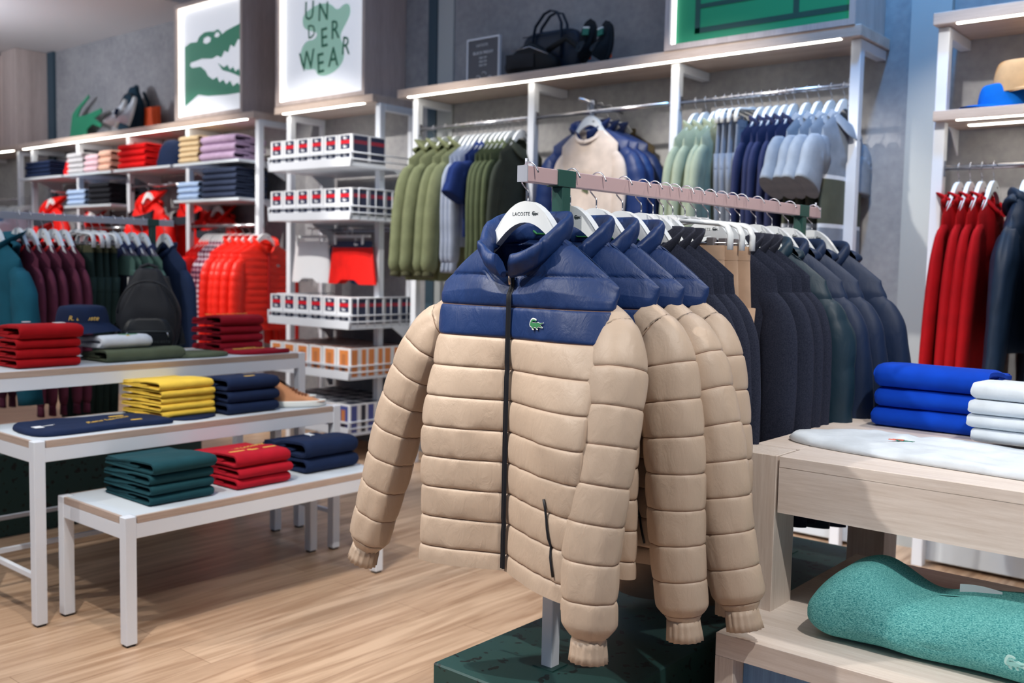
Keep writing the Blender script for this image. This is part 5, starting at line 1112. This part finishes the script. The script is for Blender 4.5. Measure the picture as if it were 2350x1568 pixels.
# top board of the long unit: dark backpack, white bag, orange box
M['tealbag'] = F('dark_teal_canvas', (22, 50, 66)); M['whitebag'] = F('white_leather', (214, 220, 226)); M['orange'] = plain('orange_card', (240, 88, 30), .5)
b = backpack('dark teal backpack on the canopy board behind the white shoes', (-8.80, 4.90, 2.536), -.1, M['tealbag'], M['tealbag']); b.scale = (1.25, .8, 1.05)
def shoe_up(label, loc, rot, up, so, group, panel=None, lace=None):
    o = shoe(label, loc, 0, up, so, lace or up, M['black'], rot=rot, panel=panel, group=group); return o
shoe_up('white sneaker standing on its heel against the teal backpack, left one', (-8.70, 4.73, 2.69), (math.radians(72), .15, -.3), M['whitebag'], M['sole'], 'white sneakers on the canopy board', M['fnavy']); shoe_up('white sneaker standing on its heel against the teal backpack, right one', (-8.52, 4.74, 2.70), (math.radians(76), -.05, -.2), M['whitebag'], M['sole'], 'white sneakers on the canopy board')
m = MB().box(-.11, .11, -.02, .02, 0, .23, b=.002); o = m.obj('shoe_box', M['orange'], None, (-8.52, 4.93, 2.536)); tag(o, 'orange box standing beside the dark teal backpack', 'box')
# main unit top board: notice card, briefcase bag, waist bag, black sneakers
u = thing('notice_frame', 'small grey framed notice headed BLACK FRIDAY on the main unit', 'sign'); u.location = (-4.37, 4.87, 2.536)
M['card'] = plain('grey_card', (92, 92, 98), .6); M['cardt'] = plain('white_print', (232, 234, 238), .6)
MB().box(-.135, .135, 0, .012, 0, .30).obj('card', M['card'], u); m = MB().box(-.142, -.131, -.004, .016, 0, .31).box(.131, .142, -.004, .016, 0, .31).box(-.131, .131, -.004, .016, .299, .31); m.obj('frame', M['white'], u)
put(text_mesh('LACOSTE', .022, M['cardt'], .0005, 1.1), 'lettering', u, (-.01, -.001, .255), (PI/2, 0, 0)); put(text_mesh('BLACK FRIDAY', .026, M['cardt'], .0012), 'lettering', u, (0, -.001, .205), (PI/2, 0, 0))
for i in range(3): put(text_mesh('30% 40% 50%'.split()[i]+' OFF', .018, M['cardt'], .0008), 'lettering', u, (0, -.001, .175-.024*i), (PI/2, 0, 0))
m = MB()
for a in range(4): m.tube([(-.09+.05*a+.02*math.cos(t), -.002, .03+.02*a % .05+.018*math.sin(t)) for t in [.5*i for i in range(6)]], .0018, 5)
m.obj('printed_decoration', M['cardt'], u)
M['navyl'] = F('navy_leather', (30, 42, 60), .42, .4, 200); M['blackl'] = F('black_nylon', (20, 22, 26), .55)
def roundbox(w, d, h, e=5, sag=0):
    def fn(a, b):
        th = 2*PI*a; q = (math.sin(PI*b))**.28 if 0 < b < 1 else 0; c, s_ = math.cos(th), math.sin(th); z = h*(.5-.5*math.cos(PI*b))
        return (w*q*math.copysign(abs(c)**(2/e), c), d*q*math.copysign(abs(s_)**(2/e), s_)*(1-.2*z/h), z-sag*(z/h)*abs(c)+.003*nz(c*3, s_*3, z*14))
    return fn
u = thing('briefcase', 'navy leather briefcase bag with two handles on the main unit', 'bag'); u.location = (-3.82, 4.90, 2.536)
MB().grid(roundbox(.23, .055, .28), 44, 24, cu=True).obj('bag_body', M['navyl'], u)
for y in (-.03, .03): MB().tube([(-.11, y-.028, .10), (-.11, y-.03, .24), (-.10, y-.02, .31), (-.05, y, .385), (0, y, .40), (.05, y, .385), (.10, y-.02, .31), (.11, y-.03, .24), (.11, y-.028, .10)], lambda t: (.006, .013), 8, ref=Vector((0, 1, 0))).obj('handle', M['navyl'], u)
m = MB(); m.tube([(-.20, -.052, .255), (.20, -.052, .255)], .003, 6); m.obj('zip', M['zip'], u)
u = thing('waist_bag', 'black nylon bag slumped in front of the navy briefcase', 'bag'); u.location = (-3.86, 4.755, 2.536); u.rotation_euler = (0, 0, .12)
MB().grid(roundbox(.19, .07, .19, 3, .09), 40, 20, cu=True).obj('bag_body', M['blackl'], u); MB().grid(lambda a, b: (-.15+.2*a, -.071-.006*math.sin(PI*a)*math.sin(PI*b), .03+.085*b), 12, 6).obj('front_pocket', M['bpk'], u)
MB().tube([(-.12, -.06, .135), (.02, -.072, .15), (.14, -.05, .10)], .003, 6).obj('zip', M['chrome'], u); MB().tube([(.1, .0, .13), (.22, .02, .20), (.33, .03, .12), (.36, .0, .01)], lambda t: (.02, .006), 8).obj('strap', M['blackl'], u)
M['patchg'] = plain('green_patch', (20, 110, 90), .6); M['blackshoe'] = F('black_knit', (16, 18, 22), .7)
shoe_up('black sneaker with green tab leaning against the wall, left one', (-3.52, 4.86, 2.70), (math.radians(80), .08, .25), M['blackshoe'], M['blackl'], 'black sneakers on the main unit'); shoe_up('black sneaker with green tab leaning against the wall, right one', (-3.38, 4.86, 2.68), (math.radians(76), -.2, -.1), M['blackshoe'], M['blackl'], 'black sneakers on the main unit')
for o in [x for x in COL.objects if x.name.startswith('sneaker') and 'black sneaker' in x.get('label', '')]:
    MB().box(-.02, .02, .02, .06, .066, .074).obj('tongue_tab', M['patchg'], o); MB().box(-.02, .02, .06, .07, .066, .075).obj('tongue_label', M['badgew'], o); MB().box(-.03, .03, -.1, -.02, -.004, .002).obj('sole_insert', M['orange'], o)
# right unit: caps
M['sandcap'] = F('sand_cotton', (206, 166, 122)); M['bluecap'] = F('bright_blue_cotton', (0, 104, 200))
hat('bright blue cap lying on the middle shelf of the right unit', (-1.20, 4.80, 2.1005), -.9, M['bluecap'], 'baseball_cap', 'cap', cap=True, R=.10, h=.11); o = hat('sand coloured cap with green crocodile resting on the bright blue cap', (-1.12, 4.82, 2.165), .9, M['sandcap'], 'baseball_cap', 'cap', cap=True, R=.12, h=.145)
m = MB(); croc(m, lambda a, b, w: (a, -.116+b*.35-w, .075+b), .04, .002); m.obj('crocodile_badge', M['badgeg'], o)
# tall wooden table: blue and white stacks, flat white polo
M['cobalt'] = F('cobalt_fleece', (0, 66, 190), .9, .3, 700); M['fwhite'] = F('white_pique', (214, 222, 230), .85, .25, 700)
def dn(o, h, d, w):
    MB().tube([(d/2-.05, -w/2+.03, h+.001), (d/2-.06, -w/2+.045, h+.003), (d/2-.058, -w/2+.06, h+.001)], .0008, 5).obj('tag_thread', M['tagw'], o)
stack(M['cobalt'], 'folded cobalt blue sweatshirt on the tall wooden table', 'folded sweatshirt', 3, -.855, 2.935, .9305, .25, .30, .057, -Q, 'folded cobalt sweatshirts on the tall wooden table', 1.2, openess=.45, seed=9, ny=24, jit=.006)
stack(M['fwhite'], 'folded white polo on the tall wooden table', 'folded polo', 4, -.52, 2.735, .9495, .25, .34, .036, -Q, 'folded white polos on the tall wooden table', 1.25, openess=.4, seed=11, ny=24, jit=.006)
MB().prism([(-.05, 0), (0, .03), (.06, 0)], lambda a, b, w: (a, b*.8+w, .002+b*.9), .05).obj('collar_point', M['fwhite'], [x for x in COL.objects if x.get('label', '').startswith('folded white polo') and ' top' in x['label']][0], (.02, .02, .042))
WP = sheet(M['fwhite'], 'folded_polo', 'white polo laid flat at the front of the tall wooden table', 'folded polo', [(-1.075, 2.40), (-1.06, 2.46), (-1.00, 2.56), (-.94, 2.585), (-.88, 2.60), (-.76, 2.60), (-.60, 2.60), (-.35, 2.60), (-.15, 2.60), (-.15, 2.27), (-.45, 2.285), (-.62, 2.30), (-.80, 2.315), (-.98, 2.345)], .9305, .018, 7, .009)
m = MB(); croc(m, lambda a, b, w: (a-.10, b+.01, .0225+w), .05, .0012); m.obj('crocodile_badge', [M['patchg']], WP); M['coral'] = plain('coral_thread', (236, 120, 100), .7)
m = MB().box(-.135, -.118, .0, .006, .0225, .0245).box(-.128, -.110, .008, .014, .0225, .0245).box(-.112, -.100, .002, .012, .0225, .0250); m.obj('coral_embroidery', M['coral'], WP)
# turquoise knit on the low wooden table
def turquoise():
    u = thing('folded_knit', 'turquoise marl knit sweater folded on the low wooden table', 'folded sweater')
    mt = melange('turquoise_marl', (0, 122, 128), (150, 228, 222), 560, 2.2, 1.0)
    Lx, D = .72, .25
    def cross(t, x):
        # closed profile (y,z): folded front edge rounded, t in 0..1
        th = 2*PI*t; c, s_ = math.cos(th), math.sin(th); H_ = .062*(1+.30*math.exp(-((x-.10)/.07)**2)-.10*math.exp(-((x-.22)/.06)**2)+.10*math.exp(-((x-.42)/.1)**2))
        return (-D/2*math.copysign(abs(c)**.55, c), H_*(1+math.copysign(abs(s_)**.75, s_))*(1-.12*c))
    def fn(a, b):
        x = b*Lx; e = min(1, math.sqrt(max(0, 1-(1-min(1, x/.06))**2))) if x < .06 else 1
        y, z = cross(a, x); zc = .058; y *= (.78+.22*e); z = zc+(z-zc)*(.25+.75*e); return (x, y+.004*nz(x*9, a*6, 2)+.03*math.sin(x*3), max(.001, z+.003*nz(x*14, y*14, 5)))
    m = MB().grid(fn, 90, 140, cu=True); m.f.append(tuple(range(90))[::-1]); m.m.append(0); m.sm.append(True); m.f.append(tuple(140*90+i for i in range(90))); m.m.append(0); m.sm.append(True); m.obj('knit_body', mt, u)
    MB().grid(lambda a, b: (.24+.18*a, .085-.05*b, .112+.010*math.sin(PI*a)+.004*b), 16, 6).obj('folded_collar', mt, u)
    MB().grid(lambda a, b: (.27+.085*a, .075+.004*a, .105+.034*b+.004*math.sin(PI*a)), 10, 3).obj('paper_insert', M['tagw'], u)
    m = MB(); big = [((px-.48)*1.15+.48, (py-.26)*1.3+.26) for px, py in CROC]
    m.prism([(px*.036, py*.036) for px, py in big], lambda a, b, w: (.42+a, -D/2-.008-w-.0+b*.1, .060+b), .002); m.obj('crocodile_badge', plain('pale_mint_thread', (190, 228, 222), .8), u)
    m = MB(); croc(m, lambda a, b, w: (.437+a, -D/2-.0105-w, .069+b), .03, .0012); m.obj('crocodile_outline', plain('pale_turquoise_thread', (150, 210, 204), .8), u)
    u.location = (-.866, 2.185, .5525); u.rotation_euler = (0, 0, -.02); return u
turquoise()

for o in COL.objects:
    if 'label' in o and len(o['label'].split()) > 16: print('LONG', len(o['label'].split()), o['label'])
# ---------------------------------------------------------------- light
def spot(x, y, z, tx, ty, tz, e, size=60, blend=.5, r=.035, col=(1, .95, .88)):
    l = bpy.data.lights.new('spot_light', 'SPOT'); l.energy = e; l.spot_size = math.radians(size); l.spot_blend = blend; l.shadow_soft_size = r; l.color = col
    o = bpy.data.objects.new('spot_light', l); COL.objects.link(o); o.location = (x, y, z)
    o.rotation_euler = Vector((tx-x, ty-y, tz-z)).to_track_quat('-Z', 'Y').to_euler(); return o
def area(x, y, z, sx, sy, e, col=(1, 1, 1), rot=(0, 0, 0)):
    l = bpy.data.lights.new('area_light', 'AREA'); l.shape = 'RECTANGLE'; l.size = sx; l.size_y = sy; l.energy = e; l.color = col
    o = bpy.data.objects.new('area_light', l); COL.objects.link(o); o.location = (x, y, z); o.rotation_euler = rot; return o
W = bpy.data.worlds.new('World'); S.world = W; W.use_nodes = True
W.node_tree.nodes['Background'].inputs[0].default_value = (.46, .62, .92, 1); W.node_tree.nodes['Background'].inputs[1].default_value = .37
area(-3, -.5, 4.3, 5, 3, 110, (.80, .90, 1)); area(-8, 1.0, 4.3, 5, 3, 100, (.86, .93, 1)); area(1.5, 1.2, 4.3, 3, 3, 60, (.75, .88, 1))  # added soft bluish fill from above, not real fixtures
spot(-3.0, -.6, 3.5, -1.65, 1.9, .95, 520, 42, .3)          # front jackets, from front-left
spot(.5, .9, 3.5, -.9, 2.2, .9, 400, 50, .35)            # from the right, sleeves and wood tables
spot(-2.4, 1.4, 3.5, -3.5, 2.4, .5, 190, 60, .4)          # white tables
spot(-5.0, -.4, 3.5, -4.2, 2.3, .7, 260, 50, .4)
spot(-2.2, .6, 3.5, -2.6, 1.9, 0, 420, 58, .3)           # floor
spot(-2.9, 2.6, 3.5, -2.5, 4.9, 1.25, 520, 46, .5)
spot(-4.6, 2.6, 3.5, -4.4, 4.9, 1.25, 520, 46, .5)
spot(-6.0, 2.4, 3.5, -5.8, 4.9, 1.3, 540, 50, .5)
spot(-7.6, 2.4, 3.5, -7.4, 4.9, 1.3, 540, 50, .5)
spot(-9.4, 2.4, 3.4, -9.3, 4.9, 1.3, 520, 52, .5)
spot(-1.2, 2.6, 3.5, -1.1, 4.9, 1.1, 380, 50, .5)
spot(-.6, 3.2, 3.4, -1.1, 3.0, .9, 150, 70, .5)           # rear end of the front rack
spot(-9.5, 2.6, 2.95, -9.5, 3.4, 3.55, 260, 150, 1, .2, (.85, .9, 1))   # added uplight without a fixture, brightens the low ceiling
spot(-1.35, 3.9, 4.4, -1.6, 4.9, 3.2, 420, 90, .8, .1, (.12, .45, 1))  # blue wash on the upper right wall
area(-3.6, 4.0, 4.4, 4.5, .6, 45, (.18, .48, 1), (math.radians(-35), 0, 0))
VS = S.view_settings; VS.view_transform = 'Standard'; VS.look = 'None'; VS.exposure = -0.8; VS.gamma = 1; VS.use_curve_mapping = False
